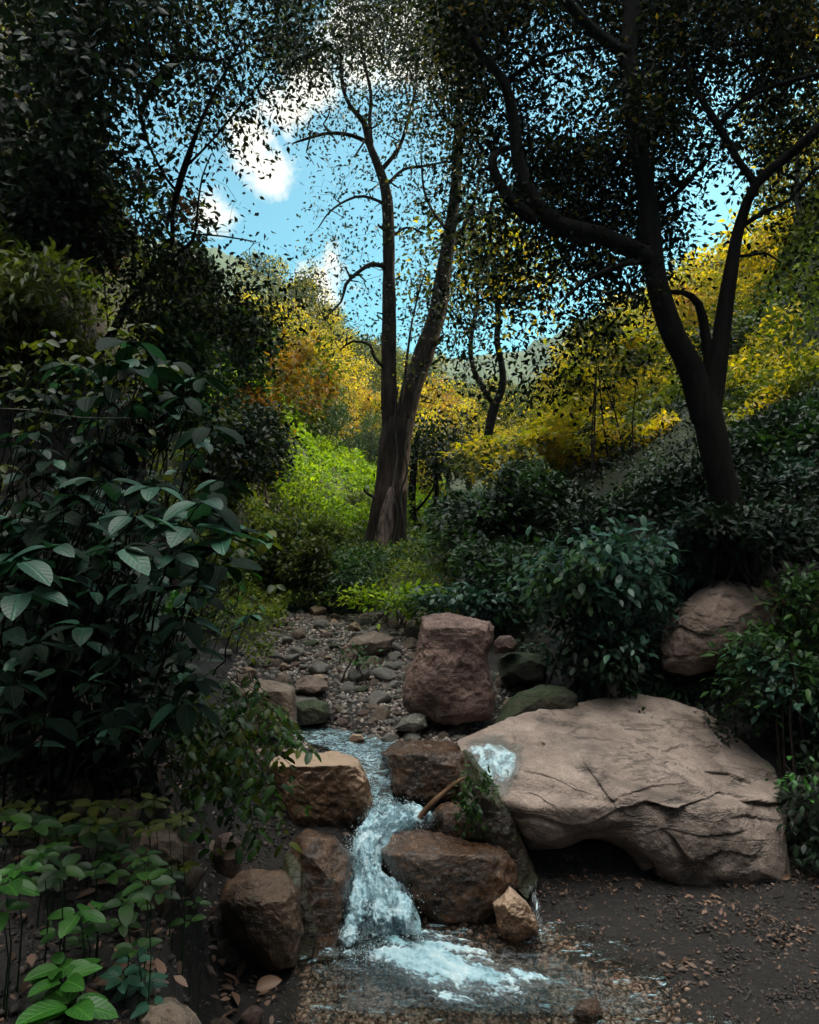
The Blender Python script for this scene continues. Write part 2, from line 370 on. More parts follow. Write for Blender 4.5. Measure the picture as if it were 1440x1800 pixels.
# ------------------------------------------------------------------ rock builder (traced outline, each outline point with its own distance)
def rock(name, label, outline, apex, back, mat, cuts=7, rough=.05, n_around=96, n_up=26, pw=(1., .8), seed=0, group=None, strata=0., cutrange=(.82, .96), parent=None, detail=1., box=0, dents=(), ledges=(), upp=1.15):
    O = np.array([(a[0], a[1], a[2] if len(a) > 2 else np.nan) for a in outline], float)
    Ydef = apex[2] + back * .4
    O[np.isnan(O[:, 2]), 2] = Ydef
    Oc = np.vstack([O, O[:1]]); seg = np.linalg.norm(np.diff(Oc[:, :2], axis=0), axis=1); cum = np.concatenate([[0], np.cumsum(seg)])
    s = np.linspace(0, cum[-1], n_around, endpoint=False)
    o = np.stack([np.interp(s, cum, Oc[:, i]) for i in range(3)], 1)
    for _ in range(1): o = o * .6 + .2 * (np.roll(o, 1, 0) + np.roll(o, -1, 0))
    cxy = o.mean(0)
    A = np.array(apex, float); B = np.array([cxy[0], cxy[1], o[:, 2].mean() + back])
    a, b = pw; rows = []
    for k in range(n_up, 0, -1):      # front: outline -> apex
        th = k / n_up * np.pi / 2
        if box:
            t = np.sin(th) ** .8; uw = sm((A[1] - o[:, 1]) / (np.ptp(o[:, 1]) * .16) + .1); q = (1 - t ** box) ** (1 / box) * (1 - uw) + (1 - t ** upp) * uw
        else: t = np.sin(th) ** a; q = np.cos(th) ** b
        r_ = np.empty_like(o); r_[:, :2] = A[:2] + (o[:, :2] - A[:2]) * t; r_[:, 2] = o[:, 2] - (o[:, 2] - A[2]) * q
        rows.append(r_)
    rows = rows[::-1]                  # apex-ward first
    for k in range(n_up - 1, 0, -1):   # back
        th = k / n_up * np.pi / 2; t = np.sin(th) ** .8; q = np.cos(th) ** .8
        r_ = np.empty_like(o); r_[:, :2] = B[:2] + (o[:, :2] - B[:2]) * t; r_[:, 2] = o[:, 2] + (B[2] - o[:, 2]) * q
        rows.append(r_)
    G = np.array(rows); m = len(rows)
    pts = np.concatenate([A[None], G.reshape(-1, 3), B[None]])
    V = np.stack([(pts[:, 0] - 720) / F * pts[:, 2], pts[:, 2], CAMZ - (pts[:, 1] - 900) / F * pts[:, 2]], 1)
    N = n_around; j = np.arange(N); j2 = (j + 1) % N
    tri = [np.stack([np.zeros(N, int), 1 + j2, 1 + j], 1)]
    last = len(V) - 1; e = 1 + (m - 1) * N
    tri.append(np.stack([np.full(N, last), e + j, e + j2], 1))
    i = (1 + np.arange(m - 1) * N)[:, None]
    quad = np.stack([i + j, i + j2, i + N + j2, i + N + j], -1).reshape(-1, 4)
    c = V.mean(0); size = np.linalg.norm(V.max(0) - V.min(0)) * .5
    rs = np.random.default_rng(seed + 11)
    for _ in range(cuts):
        nr = unit(rs.normal(size=3)); dd = (V - c) @ nr; mx = dd.max(); lim = mx * rs.uniform(*cutrange)
        over = dd > lim; V[over] -= np.outer((dd[over] - lim) * .93, nr)
    u = unit(V - c); fq = 2.2 / size
    disp = fbm(V * fq + seed * 3.1, 5, .55) * rough * size * 1.2
    disp -= np.abs(fbm(V * fq * 2.3 + 5 + seed, 4, .6)) * rough * size * .8
    disp += fbm(V * fq * 7 + seed, 4, .65) * rough * size * .35 * detail
    if strata:
        rot = V @ unit(np.array([.15, -.42, .95])); w1 = rot * 5.2 / size + fbm(V * fq * .8 + 2 * seed, 3) * 2.2
        fr = w1 - np.floor(w1); disp -= np.clip((fr - .72) / .28, 0, 1) * strata * size * np.clip(fbm(V * fq * .7 + 9, 3) * 3 + .3, 0, 1)
    for (dx, dy, rx_, ry_, dp) in dents:
        sx_ = 720 + V[:, 0] / V[:, 1] * F; sy_ = 900 - (V[:, 2] - CAMZ) / V[:, 1] * F
        disp -= dp * np.clip(1.3 - 1.3 * (((sx_ - dx) / rx_) ** 2 + ((sy_ - dy) / ry_) ** 2), 0, 1) * (V[:, 1] < c[1] + .6)
    if ledges:
        sx_ = 720 + V[:, 0] / V[:, 1] * F; sy_ = 900 - (V[:, 2] - CAMZ) / V[:, 1] * F; wob_ = fbm(V * 5, 3) * 7
        for dp, wd, ln in ledges:
            ln = np.array(ln, float); ly = np.interp(sx_, ln[:, 0], ln[:, 1]) + wob_; dy = sy_ - ly
            endf = sm((sx_ - ln[0, 0]) / 30) * sm((ln[-1, 0] - sx_) / 30)
            disp -= dp * endf * np.where(dy > 0, np.exp(-dy / wd), np.exp(dy / 2.5) * 0) * (V[:, 1] < c[1] + .9) * (.65 + .7 * vnoise(V * 2.5))
    V = V + u * disp[:, None]
    if parent is None:
        org = np.array([c[0], c[1], V[:, 2].min()]); V = V - org
        ob = mesh_obj(name, V, tri + [quad], mat, None, True); ob.location = tuple(org)
        tag(ob, label, 'rock' if 'boulder' not in name else 'boulder', group)
    else: ob = mesh_obj(name, V, tri + [quad], mat, parent, True); tag(ob, label)
    return ob

# ------------------------------------------------------------------ ground
def axis_coords(lo, hi, c0, fine, growth):
    out = [c0]; s = fine; x = c0
    while x < hi: x += s * (1 + growth * max(abs(x - c0) - 3.5, 0)); out.append(x)
    x = c0
    while x > lo: x -= s * (1 + growth * max(abs(x - c0) - 3.5, 0)); out.insert(0, x)
    return np.array(out)
gx = axis_coords(-260, 300, 0, .045, .42); gy = axis_coords(-60, 420, 6, .045, .30)
X, Yg = np.meshgrid(gx, gy); Z = h(X, Yg)
V = np.stack([X.ravel(), Yg.ravel(), Z.ravel()], 1)
micro = fbm(V * 9, 3) * .018 + np.abs(fbm(V * 4, 3)) * .03
V[:, 2] += micro * (np.abs(V[:, 0]) < 8)
nx, ny = len(gx), len(gy); i = (np.arange(ny - 1) * nx)[:, None]; j = np.arange(nx - 1)[None]
Q = np.stack([i + j, i + j + 1, i + nx + j + 1, i + nx + j], -1).reshape(-1, 4)
m, n = newmat('earth'); tc = n.add('ShaderNodeTexCoord'); ob = tc.outputs['Object']
a = n.noise(ob, 1.3, 6, .6); b = n.noise(ob, 22, 6, .7); c = n.noise(ob, 90, 4, .7)
soil = n.ramp(b, [(.3, (.005, .0035, .003)), (.55, (.012, .008, .006)), (.75, (.034, .023, .017))])
soil = n.mix(1., soil, n.ramp(c, [(.35, .6), (.65, 1.4)]), 'MULTIPLY')
grn = n.ramp(b, [(.3, (.012, .018, .004)), (.7, (.05, .06, .010))])
sp = n.add('ShaderNodeSeparateXYZ'); n.set(sp, 0, ob)
fy = n.math('MULTIPLY', n.math('SUBTRACT', sp.outputs[1], 8.0, True), 1.0, True)
fac = n.math('MULTIPLY', fy, n.ramp(a, [(.35, .3), (.6, 1)]))
col = n.mix(fac, soil, grn)
bm = n.add('ShaderNodeBump', Strength=1.0, Distance=.03, Height=n.math('ADD', n.math('MULTIPLY', b, .7), n.math('MULTIPLY', c, .3)))
br = n.add('ShaderNodeBsdfPrincipled', Base_Color=col, Roughness=n.ramp(a, [(.3, .75), (.7, .95)]), Normal=bm.outputs[0])
n.l.new(br.outputs[0], n.add('ShaderNodeOutputMaterial').inputs[0])
EARTH = m
tag(mesh_obj('ground', V, Q, EARTH, None, True), kind='structure')
print('ground verts', len(V))

# far hill closing the valley: forest-covered ridges
def ridge(name, x0, x1, y0, y1, prof, col_a, col_b, nxx=260, nyy=70):
    xs = np.linspace(x0, x1, nxx); t = np.linspace(0, 1, nyy)
    XX, TT = np.meshgrid(xs, t); YY = y0 + (y1 - y0) * TT
    top = np.interp(xs, prof[0], prof[1])[None] * np.ones_like(TT)
    ZZ = -5 + (top + 5) * np.sin(TT * np.pi * .62)
    q = np.stack([XX.ravel(), YY.ravel(), ZZ.ravel()], 1)
    q[:, 2] += (np.abs(fbm(q * .055, 4)) * 9 + np.abs(fbm(q * .3, 3)) * 3.2) * np.clip(TT.ravel() * 3, 0, 1)
    i = (np.arange(nyy - 1) * nxx)[:, None]; j = np.arange(nxx - 1)[None]
    Q = np.stack([i + j, i + j + 1, i + nxx + j + 1, i + nxx + j], -1).reshape(-1, 4)
    m, n = newmat(name + '_cover'); ob = n.add('ShaderNodeTexCoord').outputs['Object']
    a = n.noise(ob, .35, 7, .7); b = n.noise(ob, .03, 4, .6)
    col = n.mix(n.math('MULTIPLY', n.ramp(a, [(.35, 0), (.7, 1)]), n.ramp(b, [(.3, .5), (.7, 1)])), col_a, col_b)
    bm = n.add('ShaderNodeBump', Strength=1., Distance=2.5, Height=a)
    br = n.add('ShaderNodeBsdfPrincipled', Base_Color=col, Roughness=.9, Normal=bm.outputs[0])
    n.l.new(br.outputs[0], n.add('ShaderNodeOutputMaterial').inputs[0])
    tag(mesh_obj(name, q, Q, m, None, True), kind='structure')
ridge('hill', -250, 420, 230, 520, ([-250, -90, -60, -20, 20, 60, 100, 150, 420], [175, 140, 112, 92, 82, 88, 108, 135, 230]), (.05, .08, .02), (.16, .17, .05))

# ------------------------------------------------------------------ rocks
BIG = rock('boulder', 'huge pale pinkish sandstone boulder with a sloping cracked top at the right of the cascade',
    [(800,1302,5.55),(840,1282,5.7),(888,1258,5.9),(950,1245,6.1),(1010,1235,6.35),(1085,1219,6.6),(1130,1219,6.65),(1190,1230,6.6),(1240,1250,6.5),(1290,1283,6.3),(1330,1318,6.1),(1360,1350,5.9),(1372,1395,5.6),
     (1382,1440,5.35),(1384,1490,5.2),(1396,1562,5.15),(1330,1590,5.3),(1300,1582,5.3),(1265,1586,5.32),(1200,1572,5.38),(1130,1545,5.45),(1085,1505,5.6),(1040,1494,5.6),(985,1496,5.45),(930,1494,5.2),(905,1450,5.1),(880,1408,5.1),(848,1368,5.2),(820,1335,5.35)],
    (1130, 1420, 4.85), .5, RK['big'], cuts=0, rough=.026, n_around=460, n_up=190, seed=3, strata=.032, box=3.2, upp=1.45, dents=[(942, 1307, 11, 6, .09), (892, 1300, 9, 12, .05)],
    ledges=[(.05,16,[(1001,1332),(1030,1352),(1062,1365),(1119,1343),(1175,1341),(1240,1364)]), (.09,22,[(1045,1430),(1100,1395),(1147,1381),(1204,1377),(1245,1386)]), (.06,18,[(1236,1356),(1279,1358),(1300,1362),(1345,1378)]),
            (.20,60,[(980,1459),(1043,1447),(1090,1421),(1138,1409),(1194,1420),(1232,1402),(1270,1393),(1317,1405),(1380,1412)]), (.03,10,[(1020,1321),(1090,1315),(1161,1320),(1204,1306),(1279,1310),(1335,1336)]),
            (.025,8,[(1048,1282),(1119,1281),(1185,1296),(1240,1294)]), (.025,7,[(1052,1249),(1080,1252),(1110,1262),(1150,1262)]), (.03,10,[(900,1350),(960,1362),(1010,1390),(1050,1400)]), (.035,12,[(905,1395),(940,1400),(985,1425)]),
            (.05,14,[(1250,1270),(1290,1290),(1330,1325),(1360,1352)]), (.03,8,[(1120,1470),(1180,1462),(1250,1470),(1340,1462)]), (.03,8,[(1280,1440),(1330,1436),(1384,1446)]), (.02,6,[(960,1262),(1000,1258),(1040,1264)])])
# hollow in the boulder's top: small dark hole
rock('standing_rock', 'reddish upright rock with a flat top and pinched right side standing in the gravel bed',
    [(742,1084,6.35),(800,1079,6.4),(862,1093,6.4),(869,1102,6.35),(867,1128,6.3),(858,1148,6.3),(856,1165,6.3),(863,1190,6.3),(871,1225,6.25),(866,1262,6.2),(840,1268,6.15),(800,1274,6.15),(760,1262,6.15),(722,1255,6.2),(708,1240,6.25),(711,1205,6.3),(722,1172,6.35),(731,1150,6.35),(738,1110,6.35)],
    (800, 1102, 6.0), .42, RK['red'], cuts=10, rough=.06, n_around=260, n_up=100, seed=14, cutrange=(.90, .97), box=3.5)
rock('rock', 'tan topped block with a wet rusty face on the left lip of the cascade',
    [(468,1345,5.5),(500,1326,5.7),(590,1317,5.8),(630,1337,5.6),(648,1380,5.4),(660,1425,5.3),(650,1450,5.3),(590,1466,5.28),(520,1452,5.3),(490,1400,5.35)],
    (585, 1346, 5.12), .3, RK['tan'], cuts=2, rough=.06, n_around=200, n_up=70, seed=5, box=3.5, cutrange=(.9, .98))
rock('rock', 'squat brown block in mid stream between the cascade and the pale boulder',
    [(668,1325,5.6),(700,1302,5.7),(790,1305,5.7),(822,1322,5.6),(832,1370,5.45),(800,1402,5.3),(720,1416,5.3),(688,1395,5.35),(682,1355,5.5)],
    (750, 1326, 5.2), .3, RK['wet'], cuts=5, rough=.06, n_around=160, n_up=60, seed=8, box=3, cutrange=(.88, .98))
rock('rock', 'long rounded wet black rock under the splash in the middle of the cascade',
    [(666,1492,4.85),(686,1464,4.9),(730,1453,4.95),(775,1462,4.95),(820,1478,4.95),(880,1486,4.95),(905,1520,4.85),(915,1560,4.75),(890,1598,4.65),(840,1625,4.6),(780,1626,4.6),(735,1600,4.6),(710,1560,4.65),(676,1530,4.75)],
    (790, 1502, 4.5), .35, RK['wet'], cuts=4, rough=.05, n_around=220, n_up=80, seed=21, box=2.4, cutrange=(.9, .98))
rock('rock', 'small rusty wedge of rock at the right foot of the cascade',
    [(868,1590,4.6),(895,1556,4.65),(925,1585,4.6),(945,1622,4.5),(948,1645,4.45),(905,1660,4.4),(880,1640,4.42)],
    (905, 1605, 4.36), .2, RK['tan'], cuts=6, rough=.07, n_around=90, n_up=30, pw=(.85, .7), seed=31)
rock('rock', 'smooth dripping wet rock hugging the left side of the lower fall',
    [(508,1482,4.7),(540,1456,4.8),(590,1466,4.8),(617,1500,4.7),(616,1560,4.55),(600,1625,4.4),(585,1690,4.28),(548,1694,4.25),(536,1620,4.35),(524,1550,4.5)],
    (572, 1530, 4.38), .3, RK['wet'], cuts=5, rough=.05, n_around=150, n_up=50, pw=(.85, .75), seed=41)
rock('rock', 'broad brown rock standing in shadow at the lower left edge of the pool',
    [(384,1590,4.35),(400,1550,4.45),(440,1530,4.5),(505,1528,4.5),(528,1570,4.4),(534,1640,4.25),(520,1700,4.1),(480,1712,4.05),(430,1690,4.1),(390,1640,4.2)],
    (460, 1600, 4.05), .35, RK['rusty'], cuts=8, rough=.06, n_around=150, n_up=50, pw=(.8, .65), seed=51)
rock('rock', 'narrow dark rock wedged between the brown rock and the dripping wet rock',
    [(500,1500,4.75),(530,1490,4.75),(548,1560,4.55),(560,1650,4.3),(556,1700,4.2),(520,1700,4.2),(505,1620,4.35),(490,1560,4.55)],
    (525, 1590, 4.32), .25, RK['wetd'], cuts=6, rough=.07, n_around=90, n_up=36, seed=55)
rock('rock', 'dark mossy slab leaning against the left edge of the pale boulder',
    [(796,1316,5.55),(826,1318,5.5),(862,1362,5.3),(900,1420,5.15),(928,1490,5.05),(948,1550,4.95),(925,1580,4.85),(890,1540,4.9),(862,1490,5.0),(815,1465,5.1),(800,1400,5.3)],
    (865, 1440, 4.93), .35, RK['wetd'], cuts=6, rough=.07, n_around=150, n_up=44, seed=61)
rock('rock', 'small wet grey rock shining under the green fern in the cascade',
    [(752,1440,5.15),(775,1412,5.2),(815,1410,5.2),(842,1438,5.1),(850,1470,5.0),(800,1480,4.98),(762,1466,5.02)],
    (800, 1436, 4.96), .2, RK['wet'], cuts=7, rough=.07, n_around=90, n_up=30, seed=66)
rock('rock', 'upright brownish block on the left bank of the upper stream',
    [(424,1215,6.15),(452,1192,6.25),(500,1198,6.25),(517,1206,6.2),(521,1240,6.1),(523,1285,5.95),(512,1296,5.9),(470,1298,5.9),(440,1290,5.95),(428,1255,6.05)],
    (482, 1216, 5.85), .3, RK['brown'], cuts=5, rough=.05, n_around=160, n_up=60, seed=71, box=3.5, cutrange=(.9, .98))
rock('rock', 'flat pale slab just behind the upright block on the upper left bank',
    [(518,1198,7.0),(532,1186,7.1),(562,1188,7.1),(577,1200,7.0),(572,1214,6.85),(545,1219,6.8),(520,1214,6.85)],
    (548, 1207, 6.78), .3, RK['upper'], cuts=5, rough=.05, n_around=90, n_up=30, seed=76, box=3, cutrange=(.88, .98))
rock('rock', 'low dark slab at the head of the shining stream beside the upright block',
    [(521,1236,6.6),(545,1228,6.7),(576,1234,6.7),(582,1256,6.5),(570,1272,6.35),(525,1276,6.3)],
    (552, 1252, 6.25), .3, RK['mossy'], cuts=8, rough=.06, n_around=90, n_up=30, pw=(.7, .6), seed=78)
rock('rock', 'dark angular rock among the cobbles at the top of the stone bed',
    [(602,1140,8.2),(622,1118,8.4),(660,1110,8.5),(694,1122,8.4),(686,1142,8.2),(655,1154,8.0),(618,1154,8.0)],
    (650, 1134, 7.9), .5, RK['brown'], cuts=9, rough=.06, n_around=100, n_up=32, seed=81)
rock('rock', 'small pink rock tucked behind the right side of the standing rock',
    [(868,1128,7.0),(878,1116,7.05),(898,1117,7.05),(910,1132,7.0),(906,1146,6.95),(870,1150,6.95)],
    (888, 1132, 6.8), .2, RK['red'], cuts=8, rough=.06, n_around=80, n_up=28, seed=86)
rock('rock', 'greenish wedge shaped rock rising behind the left shoulder of the pale boulder',
    [(868,1272,6.1),(885,1242,6.3),(912,1216,6.5),(950,1202,6.6),(990,1206,6.6),(1018,1224,6.5),(1010,1250,6.35),(940,1270,6.15)],
    (950, 1226, 6.1), .3, RK['mossy'], cuts=7, rough=.05, n_around=120, n_up=36, seed=91)
rock('rock', 'mossy low slab to the right of the standing rock',
    [(872,1160,7.3),(900,1146,7.4),(945,1150,7.4),(970,1172,7.2),(958,1196,7.0),(905,1200,6.95),(876,1188,7.0)],
    (920, 1170, 6.85), .35, RK['mossy'], cuts=8, rough=.06, n_around=100, n_up=32, seed=96)
rock('rock', 'small rock leaning at the left foot of the standing rock',
    [(694,1282,6.1),(708,1262,6.2),(728,1250,6.25),(750,1256,6.2),(752,1278,6.1),(725,1290,6.0)],
    (722, 1268, 5.95), .2, RK['grey'], cuts=8, rough=.06, n_around=80, n_up=28, seed=101)
rock('rock', 'large rough brown rock with a pointed top on the right bank under the bushes',
    [(1160,1150,6.9),(1166,1110,7.0),(1190,1062,7.2),(1222,1032,7.3),(1270,1016,7.4),(1320,1024,7.5),(1375,1040,7.5),(1390,1090,7.4),(1350,1150,7.0),(1290,1175,6.8),(1210,1188,6.7),(1165,1176,6.75)],
    (1250, 1110, 6.45), .7, RK['upper'], cuts=10, rough=.05, n_around=180, n_up=60, pw=(.9, .75), seed=107, strata=.02)
rock('stone', 'little pointed stone standing on the crest of the pale boulder',
    [(1069,1216,6.5),(1071,1200,6.55),(1078,1189,6.6),(1086,1198,6.55),(1091,1218,6.5),(1080,1224,6.45)],
    (1079, 1208, 6.42), .08, RK['grey'], cuts=6, rough=.07, n_around=60, n_up=22, seed=111)
rock('rock', 'pinkish folded rock on the dark left bank below the trailing vine',
    [(372,1500,4.0),(380,1470,4.1),(405,1462,4.1),(424,1480,4.1),(426,1520,4.0),(408,1546,3.9),(378,1538,3.9)],
    (398, 1502, 3.85), .2, RK['red'], cuts=9, rough=.08, n_around=80, n_up=28, seed=115)
rock('rock', 'low dark rock half buried in the left bank above the leafy herbs',
    [(225,1478,3.6),(255,1452,3.75),(320,1456,3.8),(345,1485,3.7),(335,1530,3.55),(270,1540,3.5),(232,1515,3.5)],
    (285, 1490, 3.4), .4, RK['brown'], cuts=9, rough=.06, n_around=110, n_up=34, seed=121)
rock('rock', 'brownish rounded rock cut by the bottom edge beneath the herbs at lower left',
    [(232,1790,2.35),(255,1762,2.42),(300,1752,2.45),(345,1785,2.4),(365,1840,2.3),(300,1880,2.2),(240,1850,2.25)],
    (300, 1800, 2.15), .25, RK['brown'], cuts=7, rough=.05, n_around=110, n_up=34, seed=125)
rock('rock', 'long dim rock lying under the big leaved shrub on the left bank',
    [(150,1262,4.4),(190,1220,4.6),(235,1238,4.6),(250,1280,4.5),(210,1330,4.3),(165,1310,4.3)],
    (200, 1270, 4.1), .4, RK['brown'], cuts=9, rough=.06, n_around=90, n_up=30, seed=131)
rock('rock', 'small rusty stone breaking the water at the right end of the pool',
    [(1002,1775,3.82),(1020,1756,3.88),(1052,1758,3.88),(1062,1780,3.8),(1040,1800,3.74),(1010,1796,3.75)],
    (1032, 1776, 3.72), .1, RK['wet'], cuts=6, rough=.07, n_around=70, n_up=24, seed=135)
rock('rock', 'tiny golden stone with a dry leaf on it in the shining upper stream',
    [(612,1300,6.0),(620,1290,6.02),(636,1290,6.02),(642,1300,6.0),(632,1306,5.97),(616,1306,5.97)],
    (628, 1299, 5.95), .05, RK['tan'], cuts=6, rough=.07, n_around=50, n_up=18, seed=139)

# ---- small loose stones: prototypes, then copies
def stone_proto(seed, sub=3):
    import bmesh
    bm = bmesh.new(); bmesh.ops.create_icosphere(bm, subdivisions=sub, radius=1)
    v = np.array([q.co[:] for q in bm.verts]); f = np.array([[q.index for q in g.verts] for g in bm.faces]); bm.free()
    rs = np.random.default_rng(seed); v = v * np.array([1, rs.uniform(.65, .95), rs.uniform(.4, .7)])
    for _ in range(13):
        nr = unit(rs.normal(size=3)); d = v @ nr; lim = d.max() * rs.uniform(.58, .9); o = d > lim; v[o] -= np.outer((d[o] - lim), nr)
    return v + unit(v) * (fbm(v * 1.7 + seed, 3) * .10)[:, None], f
protos = [stone_proto(s) for s in range(8)]
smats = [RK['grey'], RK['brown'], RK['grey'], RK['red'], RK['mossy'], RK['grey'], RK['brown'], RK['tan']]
first = {}
cob = []
def put_stone(px, Y, r, k):
    x = (px - 720) / F * Y; z = hz(x, Y) + r * rng.uniform(.05, .35)
    for (a, b, q) in cob:
        if (a - x) ** 2 + (b - Y) ** 2 < (.8 * (q + r)) ** 2: return
    cob.append((x, Y, r))
    nm = ['grey', 'brown', 'speckled grey', 'reddish', 'mossy', 'pale grey', 'dark brown', 'tan'][k]
    if k not in first:
        o = mesh_obj('cobble', protos[k][0], protos[k][1], smats[k], None, True); first[k] = o
    else:
        o = first[k].copy(); C.objects.link(o)
    o.location = (x, Y, z); o.scale = (r, r, r * rng.uniform(.8, 1.2)); o.rotation_euler = (rng.uniform(-.3, .3), rng.uniform(-.3, .3), rng.uniform(0, 6.28))
    if Y < 6.5: pl = 'by the head of the shining stream'
    elif px < 560: pl = 'at the left side of the upper stone bed'
    elif px < 730: pl = 'in the middle of the upper stone bed'
    else: pl = 'at the foot of the standing rock and the bushes'
    tag(o, f'{nm} cobble lying {pl}', 'cobble', f'{nm} cobbles {pl}')
for Y, px, r, k in [(7.6,440,.10,0),(7.9,515,.10,5),(7.4,395,.09,2),(8.9,562,.11,5),(9.0,634,.13,5),(8.6,575,.1,3),(7.3,500,.12,1),(7.1,470,.10,0),(7.1,612,.09,5),(6.9,600,.075,0),(6.8,670,.13,5),(7.5,640,.08,1),(6.6,595,.07,6),
                    (6.5,640,.08,3),(6.4,602,.07,3),(7.0,555,.06,3),(6.35,655,.07,6),(6.7,445,.1,1),(7.7,560,.09,6),(7.2,690,.08,0),(6.45,700,.05,5),(8.2,690,.13,0),(8.6,720,.1,1),(7.1,945,.09,0),(6.9,900,.08,0),(8.1,480,.1,0),(5.95,850,.06,0),(6.0,905,.06,0)]:
    put_stone(px, Y, r, k)
for _ in range(120):
    Y = rng.uniform(6.6, 9.5); lo = np.interp(Y, [6.6, 8, 9.4], [400, 430, 500]); hi = np.interp(Y, [6.6, 7, 8, 9.4], [720, 730, 740, 740])
    put_stone(rng.uniform(lo, hi), Y, float(rng.uniform(.06, .15)), int(rng.choice([0, 0, 1, 1, 4, 5, 6, 7])))
tries = 0
while len(cob) < 290 and tries < 6000:
    tries += 1
    Y = rng.uniform(6.0, 9.4); lo = np.interp(Y, [6, 7, 8, 9.4], [620, 400, 440, 500]); hi = np.interp(Y, [6, 7, 8, 9.4], [900, 930, 790, 760])
    put_stone(rng.uniform(lo, hi), Y, float(np.clip(rng.lognormal(-2.75, .4), .028, .14)), int(rng.integers(0, 8)))
print('cobbles', len(cob))

# stones and broken rock along the dark left bank
bp = {}
for i in range(34):
    Y = rng.uniform(3.0, 5.4); px = rng.uniform(60, 420) if i % 3 else rng.uniform(360, 470); x = (px - 720) / F * Y; r = rng.uniform(.04, .12); k = int(rng.choice([1, 6, 4, 3]))
    o = first[k].copy(); C.objects.link(o); mt = o
    o.location = (x, Y, hz(x, Y) + r * .3); o.scale = (r, r * rng.uniform(.7, 1.1), r * rng.uniform(.9, 1.4)); o.rotation_euler = (rng.uniform(-.8, .8), rng.uniform(-.8, .8), rng.uniform(0, 6.28))
    nm = ['', 'brown', '', 'reddish', 'mossy', '', 'dark brown'][k]; tag(o, f'{nm} stone half sunk in the shadowed left bank', 'stone', f'{nm} stones half sunk in the left bank'); o.name = 'bank_stone'
def gravel(name, N, samp, rlo, rhi, mat, lift=.2):
    pr = [stone_proto(s + 50, 1) for s in range(5)]
    x, y = samp(N); N = len(x); z = h(x, y); r = rlo * (rhi / rlo) ** (rng.random(N) ** 1.6)
    z = z + r * lift; V = []; Fs = []; rn = []; off = 0
    for k in range(5):
        idx = np.arange(k, N, 5); pv, pf = pr[k]
        an = rng.uniform(0, 6.28, len(idx)); c, s = np.cos(an), np.sin(an)
        q = pv[None] * r[idx, None, None]
        qx = q[..., 0] * c[:, None] - q[..., 1] * s[:, None]; qy = q[..., 0] * s[:, None] + q[..., 1] * c[:, None]
        V.append(np.stack([qx + x[idx, None], qy + y[idx, None], q[..., 2] + z[idx, None]], -1).reshape(-1, 3))
        Fs.append((pf[None] + (np.arange(len(idx)) * len(pv))[:, None, None]).reshape(-1, 3) + off); off += len(idx) * len(pv)
        rn.append(np.repeat(rng.random(len(idx)), len(pv)))
    return mesh_obj(name, np.concatenate(V), np.concatenate(Fs), mat, None, False, np.concatenate(rn))
def gravel_mat(name, cols, rough):
    m, n = newmat(name); at = n.add('ShaderNodeAttribute', dict(attribute_name='rnd'))
    ob = n.add('ShaderNodeTexCoord').outputs['Object']; b = n.noise(ob, 60, 4, .7)
    col = n.ramp(at.outputs['Fac'], [(i / (len(cols) - 1), c) for i, c in enumerate(cols)])
    col = n.mix(1., col, n.ramp(b, [(.3, .6), (.7, 1.3)]), 'MULTIPLY')
    bm = n.add('ShaderNodeBump', Strength=.6, Distance=.01, Height=b)
    br = n.add('ShaderNodeBsdfPrincipled', Base_Color=col, Roughness=rough, Normal=bm.outputs[0])
    n.l.new(br.outputs[0], n.add('ShaderNodeOutputMaterial').inputs[0]); return m
GR = gravel_mat('gravel_stones', [(.04, .03, .024), (.11, .09, .076), (.2, .17, .145), (.23, .155, .12), (.4, .35, .3)], .55)
GRW = gravel_mat('wet_pebbles', [(.05, .026, .018), (.13, .066, .043), (.22, .12, .085), (.32, .205, .155), (.08, .05, .038)], .16)
GRD = gravel_mat('dark_soil_crumbs', [(.006, .004, .004), (.012, .008, .007), (.03, .02, .016), (.08, .055, .045)], .7)
def s_bed(N):
    Y = rng.uniform(5.6, 9.5, N); lo = np.interp(Y, [5.6, 6, 7, 8, 9.5], [450, 430, 400, 430, 520]); hi = np.interp(Y, [5.6, 6, 7, 8, 9.5], [860, 900, 960, 800, 780])
    x = (rng.uniform(lo, hi) - 720) / F * Y; return x, Y
tag(gravel('gravel', 20000, s_bed, .008, .045, GR), kind='stuff')
def s_pool(N):
    Y = rng.uniform(3.3, 4.7, N); x = rng.uniform(-.55, 1.5, N); k = x < (.82 + .7 * np.maximum(4.5 - Y, 0) + fbm(xy3(x, Y, 2.4, 4.), 4) * .28 + rng.normal(size=N) * .05); return x[k], Y[k]
tag(gravel('pool_pebbles', 26000, s_pool, .006, .030, GRW, .42), kind='stuff')
def s_soil(N):
    Y = rng.uniform(3.2, 5.4, N); x = rng.uniform(.6, 2.8, N); k = x > (.74 + .7 * np.maximum(4.5 - Y, 0)); return x[k], Y[k]
tag(gravel('soil_crumbs', 26000, s_soil, .003, .022, GRD), kind='stuff')
def s_left(N):
    Y = rng.uniform(2.0, 5.6, N); x = -.3 - rng.random(N) * 2.0; return x, Y
tag(gravel('bank_crumbs', 16000, s_left, .004, .03, GRD), kind='stuff')

